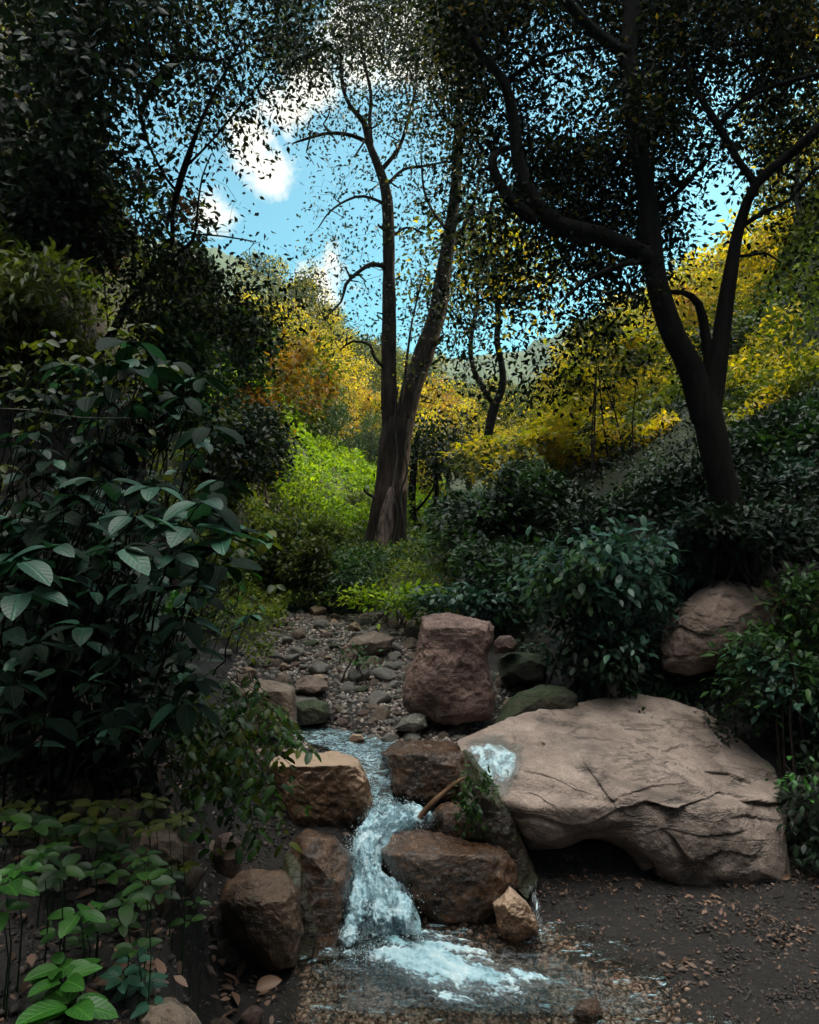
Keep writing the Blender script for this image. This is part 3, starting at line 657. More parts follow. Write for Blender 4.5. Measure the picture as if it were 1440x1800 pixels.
# ------------------------------------------------------------------ water
def water_mat(name, foam_lo, foam_hi, scale, aniso=(1, 1, 1), body=(.03, .02, .012), alpha=.35):
    m, n = newmat(name); ob = n.add('ShaderNodeTexCoord').outputs['Object']
    mp = n.add('ShaderNodeMapping'); n.set(mp, 0, ob); n.set(mp, 'Scale', aniso)
    a = n.noise(mp.outputs[0], scale, 7, .65, 1.2); b = n.noise(mp.outputs[0], scale * 4, 5, .7, .6)
    f = n.ramp(n.math('ADD', n.math('MULTIPLY', a, .7), n.math('MULTIPLY', b, .3)), [(foam_lo, 0), (foam_hi, 1)])
    bm = n.add('ShaderNodeBump', Strength=.8, Distance=.02, Height=n.math('ADD', a, n.math('MULTIPLY', b, .4)))
    foam = n.add('ShaderNodeBsdfPrincipled', Base_Color=(.36, .54, .60), Roughness=.35, Normal=bm.outputs[0])
    n.set(foam, 'Subsurface Weight', .0)
    cl = n.add('ShaderNodeBsdfPrincipled', Base_Color=body, Roughness=.06, Normal=bm.outputs[0]); n.set(cl, 'Specular IOR Level', .9)
    tr = n.add('ShaderNodeBsdfTransparent', Color=(.86, .9, .88))
    m1 = n.add('ShaderNodeMixShader'); n.set(m1, 0, 1 - alpha); n.l.new(cl.outputs[0], m1.inputs[1]); n.l.new(tr.outputs[0], m1.inputs[2])
    m2 = n.add('ShaderNodeMixShader'); n.set(m2, 0, f); n.l.new(m1.outputs[0], m2.inputs[1]); n.l.new(foam.outputs[0], m2.inputs[2])
    n.l.new(m2.outputs[0], n.add('ShaderNodeOutputMaterial').inputs[0]); return m
W_POOL = water_mat('clear_pool_water', .56, .68, 6, (1, 2.4, 1), (.10, .065, .04), alpha=.07)
W_STREAM = water_mat('rippled_stream_water', .46, .60, 15, (1, 1.8, 1), (.06, .05, .04), alpha=.5)
W_FALL = water_mat('falling_water', .40, .58, 15, (1.6, 1, .45), alpha=.45)
def foam_mat(name, scale=26, lo=.46, hi=.62, amt=1.):
    """white water: foam over clear water; how frothy it is follows the sheet's own 'rnd' attribute (1 = froth, 0 = rim)"""
    m, n = newmat(name); ob = n.add('ShaderNodeTexCoord').outputs['Object']
    uv = n.add('ShaderNodeUVMap')
    at = n.add('ShaderNodeAttribute', dict(attribute_name='rnd'))
    fl = n.noise(uv.outputs[0], 1.0, 6, .62, .8); b = n.noise(ob, scale * 2.2, 6, .75, .6); a = n.noise(ob, scale * .5, 5, .65, .8)
    pat = n.math('ADD', n.math('ADD', n.math('MULTIPLY', fl, .45), n.math('MULTIPLY', a, .30)), n.math('MULTIPLY', b, .25))
    f = n.ramp(n.math('ADD', pat, n.math('MULTIPLY', n.math('SUBTRACT', at.outputs['Fac'], .6), .42 * amt)), [(lo, 0), (hi, 1)])
    bm = n.add('ShaderNodeBump', Strength=.9, Distance=.012, Height=n.math('ADD', n.math('MULTIPLY', b, .8), n.math('MULTIPLY', fl, .8)))
    col = n.ramp(pat, [(.38, (.16, .31, .37)), (.48, (.46, .70, .79)), (.58, (.78, .92, .96))])
    foam = n.add('ShaderNodeBsdfPrincipled', Base_Color=col, Roughness=.4, Normal=bm.outputs[0])
    tl = n.add('ShaderNodeBsdfTranslucent', Color=col); m0 = n.add('ShaderNodeMixShader'); n.set(m0, 0, .3); n.l.new(foam.outputs[0], m0.inputs[1]); n.l.new(tl.outputs[0], m0.inputs[2])
    gl = n.add('ShaderNodeBsdfGlossy', Roughness=.08, Color=(.9, .95, 1), Normal=bm.outputs[0]); tr = n.add('ShaderNodeBsdfTransparent', Color=(.9, .95, .95))
    fr = n.add('ShaderNodeFresnel', IOR=1.4, Normal=bm.outputs[0])
    m1 = n.add('ShaderNodeMixShader'); n.set(m1, 0, n.math('ADD', fr.outputs[0], n.math('MULTIPLY', at.outputs['Fac'], .10), True)); n.l.new(tr.outputs[0], m1.inputs[1]); n.l.new(gl.outputs[0], m1.inputs[2])
    m2 = n.add('ShaderNodeMixShader'); n.set(m2, 0, f); n.l.new(m1.outputs[0], m2.inputs[1]); n.l.new(m0.outputs[0], m2.inputs[2])
    # the rim thins out to nothing
    m3 = n.add('ShaderNodeMixShader'); n.set(m3, 0, n.ramp(at.outputs['Fac'], [(.0, 0), (.12, 1)])); n.l.new(tr.outputs[0], m3.inputs[1]); n.l.new(m2.outputs[0], m3.inputs[2])
    n.l.new(m3.outputs[0], n.add('ShaderNodeOutputMaterial').inputs[0]); return m
W_FOAM = foam_mat('white_foam', 26, .43, .58); W_FOAM2 = foam_mat('thin_foam', 22, .52, .66)
def drop_mat():
    m, n = newmat('water_drops'); br = n.add('ShaderNodeBsdfPrincipled', Base_Color=(.6, .78, .84), Roughness=.15); n.l.new(br.outputs[0], n.add('ShaderNodeOutputMaterial').inputs[0]); return m
W_DROP = drop_mat()
def loft(rows, nu, nv_per):
    """rows of ((px,py,Y),(px,py,Y)) -> grid of points"""
    A = np.array([P(*r[0]) for r in rows]); B = np.array([P(*r[1]) for r in rows])
    a, _ = smooth_path(A, np.ones(len(A)), .02); t = np.linspace(0, 1, nv_per)
    def res(Q):
        cum = np.linspace(0, 1, len(Q)); q, _ = smooth_path(Q, np.ones(len(Q)), 1e9)   # catmull with 2 segs each
        return np.stack([np.interp(t, np.linspace(0, 1, len(q)), q[:, k]) for k in range(3)], 1)
    a = res(A); b = res(B); s = np.linspace(0, 1, nu)
    return a[:, None] * (1 - s)[None, :, None] + b[:, None] * s[None, :, None]
def grid_faces(nr, nc):
    i = (np.arange(nr - 1) * nc)[:, None]; j = np.arange(nc - 1)[None]
    return np.stack([i + j, i + nc + j, i + nc + j + 1, i + j + 1], -1).reshape(-1, 4)
def sheet(name, G, mat, amp, fq, keep=None, kind='structure', nfun=None, crown=0.):
    nr, nc = G.shape[:2]; V = G.reshape(-1, 3).copy(); Fq = grid_faces(nr, nc)
    du = np.gradient(G, axis=1); dv = np.gradient(G, axis=0); nm = unit(np.cross(dv, du)).reshape(-1, 3)
    nm[nm[:, 2] < 0] *= -1
    d = fbm(V * fq, 4, .6) * amp + np.abs(fbm(V * fq * 2.7, 3)) * amp * .8
    s = np.tile(np.linspace(0, 1, nc), nr); d = d + crown * np.sin(np.pi * s)
    V += nm * d[:, None]
    if keep is not None:
        k = keep(V, s, np.repeat(np.linspace(0, 1, nr), nc)); Fq = Fq[k[Fq].all(1)]
    return tag(mesh_obj(name, V, Fq, mat, None, True), kind=kind)
sheet('stream_water', loft([((480,1262,6.75),(560,1268,6.75)),((515,1280,6.35),(612,1284,6.35)),((515,1297,6.08),(695,1300,6.05)),((575,1314,5.85),(694,1320,5.82)),((606,1334,5.62),(694,1342,5.6)),((620,1350,5.5),(692,1356,5.5)),((636,1378,5.38),(686,1384,5.36)),((650,1408,5.24),(694,1410,5.22)),((648,1440,5.1),(700,1438,5.1))], 60, 240), W_STREAM, .012, 16)
fallG = loft([((652,1424,5.18),(735,1420,5.18)),((636,1452,5.05),(738,1445,5.06)),((622,1480,4.98),(712,1466,4.98)),((622,1508,4.88),(672,1492,4.9)),((616,1545,4.74),(664,1548,4.76)),((608,1580,4.6),(712,1572,4.62)),((604,1618,4.5),(738,1612,4.5)),((600,1650,4.41),(740,1645,4.42))], 90, 200)
sheet('waterfall', fallG, W_FALL, .03, 13, crown=.03)
px_, py_ = np.meshgrid(np.linspace(-.62, 1.75, 190), np.linspace(3.25, 4.62, 130))
ripple = fbm(xy3(px_.ravel(), py_.ravel() * 1.5, 5.), 4) * .016 + np.exp(-((px_.ravel() + .0) ** 2 + (py_.ravel() - 4.35) ** 2) / .12) * .02
G = np.stack([px_, py_, .022 + ripple.reshape(px_.shape)], -1)
sheet('pool_water', G, W_POOL, .008, 14)
# foam: lacy lumps of white water where the falls land
def white_water(name, rows, nu, nv, amp, crown, uvs, edge=.2, mat=None, flat=None, seed=0, base=1.0, ends=(1, 1)):
    G = loft(rows, nu, nv)
    if flat is not None: G[..., 2] = flat
    nr, nc = G.shape[:2]; s_ = np.tile(np.linspace(0, 1, nc), nr); t_ = np.repeat(np.linspace(0, 1, nr), nc); V = G.reshape(-1, 3)
    du = np.gradient(G, axis=1); dv = np.gradient(G, axis=0); nm = unit(np.cross(dv, du)).reshape(-1, 3); nm[nm[:, 2] < 0] *= -1
    uvn = np.stack([s_ * uvs[0], t_ * uvs[1]], 1)
    fl = fbm(np.stack([uvn[:, 0], uvn[:, 1], s_ * 0 + seed], 1), 5, .6)
    es = np.minimum(s_, 1 - s_) / edge; et = np.minimum(t_ / edge + (1 - ends[0]), (1 - t_) / edge + (1 - ends[1]))
    wob = fbm(np.stack([t_ * 9, s_ * 6, s_ * 0 + 7 + seed], 1), 5, .7) * 1.3
    e = np.clip(np.minimum(es, et) + wob - .25, 0, 1) * base
    d = (fl * .6 + np.abs(fbm(V * 22 + seed, 4, .6)) * 1.1 + .3) * amp + crown * np.sin(np.pi * s_) * np.clip(e, 0, 1)
    V = V + nm * (d * np.clip(e * 1.6, 0, 1))[:, None]
    o = mesh_obj(name, V, grid_faces(nr, nc), mat or W_FOAM, None, True, e, uvn); return tag(o, kind='stuff')
FALL = [((642,1414,5.2),(728,1410,5.2)),((632,1432,5.08),(770,1430,5.1)),((622,1456,4.98),(768,1452,5.0)),((614,1478,4.9),(722,1466,4.93)),((610,1508,4.8),(684,1494,4.84)),((614,1540,4.7),(680,1544,4.72)),((604,1572,4.56),(726,1566,4.58)),((598,1604,4.44),(738,1598,4.46)),((594,1644,4.34),(748,1636,4.35)),((580,1690,4.24),(780,1684,4.25))]
white_water('foam', FALL, 150, 420, .030, .05, (5, 9), .16, seed=1)
FALL2 = [((a_[0] + 6, a_[1], a_[2] - .02), (b_[0] - 6, b_[1], b_[2] - .02)) for a_, b_ in FALL]
white_water('foam', FALL2, 150, 420, .045, .065, (8, 14), .3, W_FOAM2, seed=4, ends=(1, 1))
white_water('foam', [((592,1640,4.46),(765,1625,4.54)),((575,1660,4.40),(770,1645,4.46)),((560,1684,4.26),(885,1680,4.30)),((580,1706,4.16),(950,1704,4.17)),((640,1734,4.02),(1000,1736,4.0)),((720,1768,3.88),(1020,1768,3.88)),((820,1800,3.74),(1060,1790,3.78))], 300, 220, .024, .02, (9, 6), .36, flat=.045, seed=2, base=1.2)
white_water('foam', [((548,1690,4.24),(1000,1672,4.3)),((545,1740,4.0),(1090,1730,4.0)),((570,1800,3.72),(1190,1800,3.72))], 300, 180, .014, .0, (14, 10), .15, W_FOAM2, flat=.036, seed=6, base=.34)
white_water('foam', [((895,1632,4.54),(975,1622,4.58)),((890,1668,4.38),(980,1654,4.42))], 70, 50, .02, .015, (4, 4), .4, W_FOAM2, seed=8, base=.9)
white_water('foam', [((926,1545,4.84),(944,1545,4.84)),((936,1590,4.66),(950,1590,4.66)),((938,1640,4.48),(958,1640,4.48))], 30, 120, .01, .008, (2, 6), .45, W_FOAM2, seed=5, base=.85)
white_water('foam', [((520,1272,6.5),(606,1276,6.5)),((520,1300,6.06),(690,1300,6.06)),((600,1328,5.7),(690,1330,5.7)),((640,1380,5.36),(688,1384,5.36)),((652,1416,5.2),(696,1416,5.2))], 90, 260, .012, .01, (7, 14), .3, W_FOAM2, seed=9, base=.66)
# splash of water over the left shoulder of the pale boulder: follows the boulder's own surface
Wm = BIG.matrix_world; bo = np.array(BIG.location)
vv = np.array([q.co[:] for q in BIG.data.vertices]) + bo; vn = np.array([q.normal[:] for q in BIG.data.vertices])
sx = 720 + vv[:, 0] / vv[:, 1] * F; sy = 900 - (vv[:, 2] - CAMZ) / vv[:, 1] * F
e = ((sx - 866) / 50) ** 2 + ((sy - 1350) / 54) ** 2 + fbm(vv * 9, 4) * .8
ok = (e < 1.2) & (vn[:, 1] < .2)
fs = [tuple(p.vertices) for p in BIG.data.polygons if len(p.vertices) == 4 and all(ok[i] for i in p.vertices)]
if fs:
    fs = np.array(fs); u, inv = np.unique(fs, return_inverse=True); inv = inv.reshape(fs.shape)
    V = vv[u] + vn[u] * (.006 + .012 * np.abs(fbm(vv[u] * 16, 3)))[:, None]
    tag(mesh_obj('splash', V, inv, W_FOAM, None, True, np.clip(1.15 - e[u], 0, 1) * .72, vv[u][:, :2] * np.array([14, 9])), kind='stuff')
# droplets thrown up around the falls
N = 2600; ce = np.array([P(690, 1436, 5.03), P(665, 1590, 4.45), P(680, 1680, 4.2), P(640, 1500, 4.8)])
q = ce[rng.integers(0, 4, N)] + rng.normal(size=(N, 3)) * np.array([.10, .06, .05]); q[:, 2] = np.abs(q[:, 2] - .03) + .03
pv = np.array([(1, 0, 0), (-1, 0, 0), (0, 1, 0), (0, -1, 0), (0, 0, 1), (0, 0, -1)], float); pf = np.array([(0, 2, 4), (2, 1, 4), (1, 3, 4), (3, 0, 4), (2, 0, 5), (1, 2, 5), (3, 1, 5), (0, 3, 5)])
r = rng.uniform(.0012, .0036, N)
tag(mesh_obj('water_droplets', (q[:, None] + pv[None] * r[:, None, None]).reshape(-1, 3), (pf[None] + (np.arange(N) * 6)[:, None, None]).reshape(-1, 3), W_DROP, None, True), kind='stuff')
# dead stick lying across the cascade
def stick(name, label, cat, pts, mat, sides=7, step=.03):
    k = np.array([P(*p[:3]) for p in pts]); r = np.array([p[3] * p[2] / F / 2 for p in pts])
    a, b = smooth_path(k, r, step); V, Q = tubes([(a, b)], sides, .25)
    return tag(mesh_obj(name, V, Q, mat, None, True), label, cat)
stick('branch', 'bare brown stick propped diagonally across the cascade above the splash', 'branch', [(735,1442,5.02,14),(760,1412,5.0,13),(792,1384,5.02,9),(812,1369,5.05,6),(828,1366,5.1,3)], bark_mat('wet_stick', (.05, .025, .012), (.14, .08, .045)))

# ------------------------------------------------------------------ tree builder
def colonize(nodes, radii, targets, r0, wob=.12, seg=4, droop=0.):
    """grow twigs from the nearest node to each target -> list of (pts, radii)"""
    nodes = np.asarray(nodes, float); radii = np.asarray(radii, float)
    d0 = np.array([np.min(np.sum((nodes - t) ** 2, 1)) for t in targets]); order = np.argsort(d0)
    cap = len(nodes) + len(targets) * (seg + 1); NN = np.zeros((cap, 3)); RR = np.zeros(cap); k = len(nodes); NN[:k] = nodes; RR[:k] = radii
    out = []
    for i in order:
        t = targets[i]; dd = np.sum((NN[:k] - t) ** 2, 1) * (1 + .25 * (NN[:k, 2] > t[2] + .2)); j = int(np.argmin(dd)); p = NN[j].copy(); L = np.linalg.norm(t - p)
        if L < .03: continue
        sN = seg if L > .25 else 2
        s = np.linspace(0, 1, sN + 1)[:, None]; w = rng.normal(size=(sN + 1, 3)) * wob * min(L, .5) * np.sin(s * np.pi); w[:, 2] += .15 * L * np.sin(s[:, 0] * np.pi) - droop * L * s[:, 0] ** 2
        q = p + (t - p) * s + w
        ra = min(RR[j] * .7, r0 * (.5 + L)); rr = np.linspace(ra, max(ra * .35, .0025), sN + 1)
        out.append((q, rr)); NN[k:k + sN] = q[1:]; RR[k:k + sN] = rr[1:]; k += sN
    return out
TAU = [0, .05, .14, .3, .5, .75, 1.1, 1.7, 2.5, 3.6]
def cells_to_clumps(rows, x0, y0, cell, cols, Yfun, Yspread, leaf_area_px, per, gain=1.):
    """coarse density map of the crown -> clump centres (each with real depth)"""
    out = []
    for r, row in enumerate(rows):
        for c in cols:
            if c >= len(row): continue
            t = TAU[int(row[c])] if row[c] != '.' else 0
            nL = t * cell * cell / leaf_area_px * gain; k = rng.poisson(nL / per)
            for _ in range(k):
                px = x0 + (c + rng.random()) * cell; py = y0 + (r + rng.random()) * cell
                Y = Yfun(px, py) + rng.uniform(-1, 1) * Yspread; out.append(P(px, py, Y))
    return np.array(out)
def clump_leaves(cl, per, rad, size, up=.4, down=.5, flat=.6, szvar=.25):
    N = len(cl) * per; c = np.repeat(cl, per, 0)
    off = rng.normal(size=(N, 3)) * rad * np.array([1, 1, flat]); base = c + off
    d = unit(off * .6 / rad + rng.normal(size=(N, 3)) * .8 + np.array([0, 0, -down])); nrm = rng.normal(size=(N, 3)) * .7; nrm[:, 2] += up
    return base, d, nrm, size * rng.uniform(1 - szvar, 1 + szvar, N)
def skeleton(skel, Y0):
    """skel: list of limbs, each a list of (px,py,width_px[,Y])"""
    paths = []
    for limb in skel:
        k = []; r = []
        for p in limb:
            Y = p[3] if len(p) > 3 else Y0
            k.append(P(p[0], p[1], Y)); r.append(p[2] * Y / F / 2)
        k = np.array(k); 
        paths.append(smooth_path(k, r, .12))
    return paths
def traced_tree(name, label, skel, Y0, clumps, per, rad, size, bark, leafm, base, r0=.02, trunk_n=1, sides=12, T=T_SMALL, leaf2=None, frac2=.0, roughb=.18, down=.5, group=None, wob=.12, up=.4, szvar=.25):
    root = thing(name, label, 'tree', group)
    paths = skeleton(skel, Y0)
    V, Q = tubes(paths[:trunk_n], sides + 8, roughb); mesh_obj('trunk', V, Q, bark, root, True)
    if len(paths) > trunk_n: V, Q = tubes(paths[trunk_n:], sides, roughb); mesh_obj('limbs', V, Q, bark, root, True)
    nodes = np.concatenate([p[0] for p in paths[trunk_n:]] or [paths[0][0][len(paths[0][0]) // 2:]]); rr = np.concatenate([p[1] for p in paths[trunk_n:]] or [paths[0][1][len(paths[0][0]) // 2:]])
    if len(clumps):
        tw = colonize(nodes, rr, clumps, r0, wob)
        V, Q = tubes(tw, 4); mesh_obj('twigs', V, Q, bark, root, True)
        b, d, nn, s = clump_leaves(clumps, per, rad, size, down=down, up=up, szvar=szvar)
        if leaf2 and frac2:
            # a share of whole clumps carries the second colour
            pick = np.repeat(rng.random(len(clumps)) < frac2, per)
            leaves('crown', b[~pick], d[~pick], nn[~pick], s[~pick], T, leafm, root)
            leaves('crown', b[pick], d[pick], nn[pick], s[pick], T, leaf2, root)
        else: leaves('crown', b, d, nn, s, T, leafm, root)
    return root

#         columns of 60 px from the left edge; first rows lie above the frame
MAP = ["887888777777887788888888",
       "998999877678889998999999",
       "998999876577888769999899",
       "997899878677888656899789",
       "888778973444577755896587",
       "888456862333567655895576",
       "998444541222356899876656",
       "997533310222345899872334",
       "998753210222345799880112",
       "999995321222334678660012",
       "999999953222334556730012",
       "99999999.322333444310001",
       "............23344322....",
       "............1233322....."]
# dark tree at the right
Rsk = [[(1300,1010,84,7.3),(1287,930,62,7.25),(1270,850,50,7.2),(1252,770,49,7.2),(1236,690,46,7.2)],
       [(1240,740,44,7.2),(1215,650,44,7.2),(1185,590,40,7.15),(1158,510,38,7.1),(1145,430,36,7.1),(1135,330,35,7.1),(1116,220,33,7.1),(1104,110,31,7.1),(1112,0,28,7.1),(1100,-130,22,7.1)],
       [(1244,735,40,7.2),(1262,640,32,7.2),(1272,560,27,7.2),(1284,480,24,7.2),(1302,390,20,7.2),(1330,322,18,7.1),(1385,275,17,7.0),(1440,225,15,6.8),(1520,150,11,6.6)],
       [(1330,325,15,7.1),(1300,285,13,7.1),(1262,220,12,7.1),(1225,160,11,7.2),(1205,110,8,7.3),(1190,50,5,7.4)],
       [(1262,225,10,7.1),(1300,180,9,7.0),(1365,150,8,6.9),(1440,130,7,6.8),(1500,120,5,6.7)],
       [(1308,395,10,7.2),(1345,372,8,7.15),(1390,350,7,7.1),(1430,300,5,7.0),(1470,280,4,6.9)],
       [(1163,515,8,7.15),(1200,514,10,7.2),(1228,535,15,7.25),(1240,590,17,7.25),(1246,650,17,7.22),(1246,720,15,7.2)],
       [(1148,460,34,7.1),(1105,435,34,7.05),(1050,412,32,7.05),(985,398,32,7.0),(940,355,30,7.0),(912,290,23,7.0),(903,210,20,7.0),(884,140,18,6.95),(845,95,16,6.9),(812,40,14,6.9),(782,-30,10,6.9),(760,-110,7,6.8)],
       [(940,388,24,7.0),(898,352,22,7.0),(872,310,19,7.0),(866,280,17,7.0),(885,262,10,7.3),(930,255,6,7.4)],
       [(893,140,8,7.2),(925,118,8,7.1),(965,96,7,7.0),(1015,86,6,7.0),(1060,80,4,7.0)],
       [(1108,100,24,7.1),(1060,68,20,7.0),(1015,25,18,6.9),(975,-30,14,6.8),(950,-100,9,6.7)],
       [(1150,450,12,7.1),(1080,470,10,6.9),(1020,500,7,6.8),(980,540,4,6.7)],
       [(1140,380,12,7.1),(1200,330,9,7.3),(1240,280,6,7.5)],
       [(1232,150,8,7.2),(1245,110,7,7.2),(1262,70,5,7.2)]]
cl = cells_to_clumps(MAP, 0, -120, 60, range(13, 24), lambda x, y: 7.9 + .5 * math.sin(x * .013) * math.cos(y * .017), 1.0, 19, 9, 1.35)
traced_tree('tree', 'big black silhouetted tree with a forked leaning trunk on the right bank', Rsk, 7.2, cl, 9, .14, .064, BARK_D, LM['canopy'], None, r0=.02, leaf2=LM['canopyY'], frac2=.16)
# left dark tree, growing from the cliff
Lsk = [[(150,650,20,7.2),(195,590,15,7.1),(222,540,13,7.1),(258,490,12,7.1),(300,455,10,7.1)],
       [(300,455,9,7.1),(304,420,8,7.1),(303,380,8,7.1),(312,335,12,7.1),(328,285,12,7.1),(345,235,8,7.1),(368,180,6,7.1),(400,120,5,7.0),(430,60,3,7.0)],
       [(300,455,7,7.1),(330,432,7,7.1),(343,410,5,7.1),(348,360,4,7.1),(356,310,3,7.1),(372,270,2.5,7.1)],
       [(314,340,6,7.1),(290,310,5,7.0),(262,255,5,7.0),(245,200,5,6.9),(240,140,4,6.9)],
       [(330,290,5,7.1),(370,250,4,7.1),(420,190,4,7.0),(470,130,3,6.9)],
       [(343,412,3,7.1),(390,415,3,7.0),(450,425,2,6.9)],
       [(245,205,8,6.9),(270,150,9,6.8),(300,112,9,6.8),(340,100,7,6.8),(380,108,6,6.8),(430,90,4,6.8)]]
cl = cells_to_clumps(MAP, 0, -120, 60, range(2, 9), lambda x, y: 7.0 + .5 * math.sin(x * .02), .9, 19, 9, .56)
cl = cl[~((cl[:, 0] / cl[:, 1] * F + 720 < 230) & (900 - (cl[:, 2] - CAMZ) / cl[:, 1] * F > 260))]
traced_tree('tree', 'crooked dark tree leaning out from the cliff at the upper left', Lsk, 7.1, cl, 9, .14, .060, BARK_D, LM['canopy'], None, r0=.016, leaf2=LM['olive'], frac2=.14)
# far left upright trunk
sk = [[(118,420,22,6.4),(128,300,18,6.4),(134,200,16,6.4),(140,100,14,6.4),(146,0,12,6.4),(150,-120,10,6.4)],
      [(132,240,8,6.4),(100,170,6,6.3),(60,100,5,6.2),(20,40,4,6.1)], [(138,120,7,6.4),(180,60,5,6.4),(220,0,4,6.4)], [(128,300,5,6.4),(90,260,4,6.3),(40,230,3,6.2)]]
cl = cells_to_clumps(MAP, 0, -120, 60, range(0, 4), lambda x, y: 6.4, .8, 36, 9, .75); cl = cl[(900 - (cl[:, 2] - CAMZ) / cl[:, 1] * F) < 330]
traced_tree('tree', 'straight dark trunk with hanging foliage at the far upper left', sk, 6.4, cl, 9, .14, .085, BARK_D, LM['dark'], None, r0=.015, leaf2=LM['canopyY'], frac2=.05)
# tall forked tree in the middle
Mc = [[(674,1010,94,14.2),(677,960,76,14.1),(684,900,62,14),(689,840,54,14),(694,780,54,14),(700,735,50,14)],
      [(688,770,30,14),(684,700,28,13.9),(684,600,26,13.9),(684,500,23,13.9),(683,400,20,13.9),(678,335,18,13.9),(664,290,15,13.9),(648,250,12,13.9),(640,215,10,13.8),(618,190,8,13.8),(602,150,6,13.8),(598,90,4,13.8)],
      [(706,770,34,14),(722,690,36,14.1),(748,615,36,14.2),(770,545,31,14.3),(782,470,26,14.3),(792,400,22,14.3),(802,320,18,14.3),(806,220,15,14.3),(810,110,12,14.3),(812,0,10,14.3),(820,-110,6,14.3)],
      [(646,250,8,13.9),(618,238,7,13.8),(580,234,6,13.6),(545,242,5,13.5),(515,252,3,13.4)],
      [(654,265,8,13.9),(650,215,7,14),(652,165,6,14.1),(640,110,4,14.2),(630,50,3,14.3)],
      [(670,300,9,13.9),(700,262,7,14),(715,220,6,14.1),(728,170,5,14.2),(735,110,4,14.2),(742,40,3,14.2)],
      [(680,325,6,13.9),(710,298,5,14.1),(745,292,5,14.3),(785,284,3,14.4)],
      [(683,472,9,13.9),(655,464,8,13.7),(628,480,7,13.5),(608,500,6,13.4),(600,530,4,13.3),(570,560,3,13.2)],
      [(684,652,7,13.9),(668,640,6,13.8),(655,622,5,13.7),(650,606,5,13.7),(620,600,4,13.6),(598,615,3,13.5)],
      [(682,360,5,13.9),(640,345,5,13.7),(610,352,4,13.6),(580,372,3,13.5),(560,400,2,13.4)],
      [(684,420,5,13.9),(715,400,4,14.1),(745,410,3,14.3)],
      [(752,606,12,14.2),(770,602,9,14.1),(778,590,5,14.0)],
      [(786,440,8,14.3),(820,390,6,14.4),(840,330,5,14.6),(850,260,4,14.8)],
      [(790,410,7,14.3),(760,370,5,14.5),(745,330,4,14.7),(740,270,3,14.8)],
      [(700,735,6,13.8),(712,660,5,13.8),(722,580,4,13.8),(735,520,3,13.8),(750,470,2,13.8)],
      [(806,230,7,14.3),(770,190,5,14.2),(752,140,4,14.1)], [(668,880,5,13.9),(645,867,5,13.8),(640,860,4,13.8)]]
cl = cells_to_clumps(MAP, 0, -120, 60, range(8, 15), lambda x, y: 14.0 + .8 * math.sin(x * .03 + y * .01), 1.5, 14, 8, 2.2)
cl = cl[(cl[:, 0] / cl[:, 1] * F + 720) < 850]
# fine outer twigs reach beyond the leaf clumps
MT = traced_tree('tree', 'tall forked tree with a thick pale footed trunk in the middle of the valley', Mc, 14, cl, 8, .17, .078, BARK_M, LM['canopyM'], None, r0=.03, leaf2=LM['olive'], frac2=.2, T=T_SMALL, wob=.2)
# bare patch of wood at the foot
sp_, _r = smooth_path(np.array([P(672,985,13.72), P(676,940,13.70), P(684,890,13.70), P(690,850,13.73)]), np.array([.20,.20,.18,.10]), .05)
V, Q = tubes([(sp_, np.interp(np.linspace(0, 1, len(sp_)), [0, .1, .5, .85, 1], [.13, .16, .13, .07, .01]))], 26, .5)
V[:, 1] = 13.70 + (V[:, 1] - 13.70) * .6
bo_ = mesh_obj('bare_wood', V, Q, BARK_P, MT, True); tag(bo_, 'pale pinkish patch where the bark has come away')
V = []
vines = [[(706,985,4,13.62),(712,930,4,13.6),(704,870,4,13.68),(716,830,4,13.6),(712,790,4,13.62),(722,740,4,13.7),(730,690,4,13.8),(748,640,3,13.9)], [(690,960,3,13.6),(700,900,3,13.6),(690,860,3,13.62),(698,800,3,13.66),(694,740,3,13.72),(700,680,3,13.8)]]
for k, v in enumerate(vines):
    V, Q = tubes(skeleton([v], 14), 5); tag(mesh_obj('vine', V, Q, BARK_L, None, True), ['pale vine twisting up the right side of the tall forked trunk', 'thin vine climbing the front of the tall forked trunk'][k], 'vine')
# second, smaller forked tree
Ssk = [[(855,830,20,19),(856,790,17,19),(862,745,17,19),(872,705,18,19)],
       [(868,712,10,19),(848,680,10,19),(833,650,9,19),(827,612,9,19),(832,570,8,19),(840,530,6,19),(836,480,5,19)],
       [(874,706,15,19),(884,675,14,19),(882,640,12,19),(874,600,11,19),(876,560,10,19),(872,500,9,19),(866,440,7,19),(858,380,5,19)],
       [(828,600,4,19),(805,560,4,19),(790,540,3,19)], [(876,560,5,19),(905,520,4,19),(935,500,3,19)], [(873,510,5,19),(890,465,4,19),(915,430,3,19)], [(870,470,5,19),(845,430,4,19),(830,390,3,19)]]
cl = np.array([P(rng.normal(865, 60), rng.normal(455, 55), rng.uniform(17.8, 20.2)) for _ in range(240)])
traced_tree('tree', 'slender forked tree with a kinked trunk behind and right of the tall tree', Ssk, 19, cl, 14, .3, .17, BARK_D, LM['olive'], None, r0=.03, leaf2=LM['yellow'], frac2=.22)
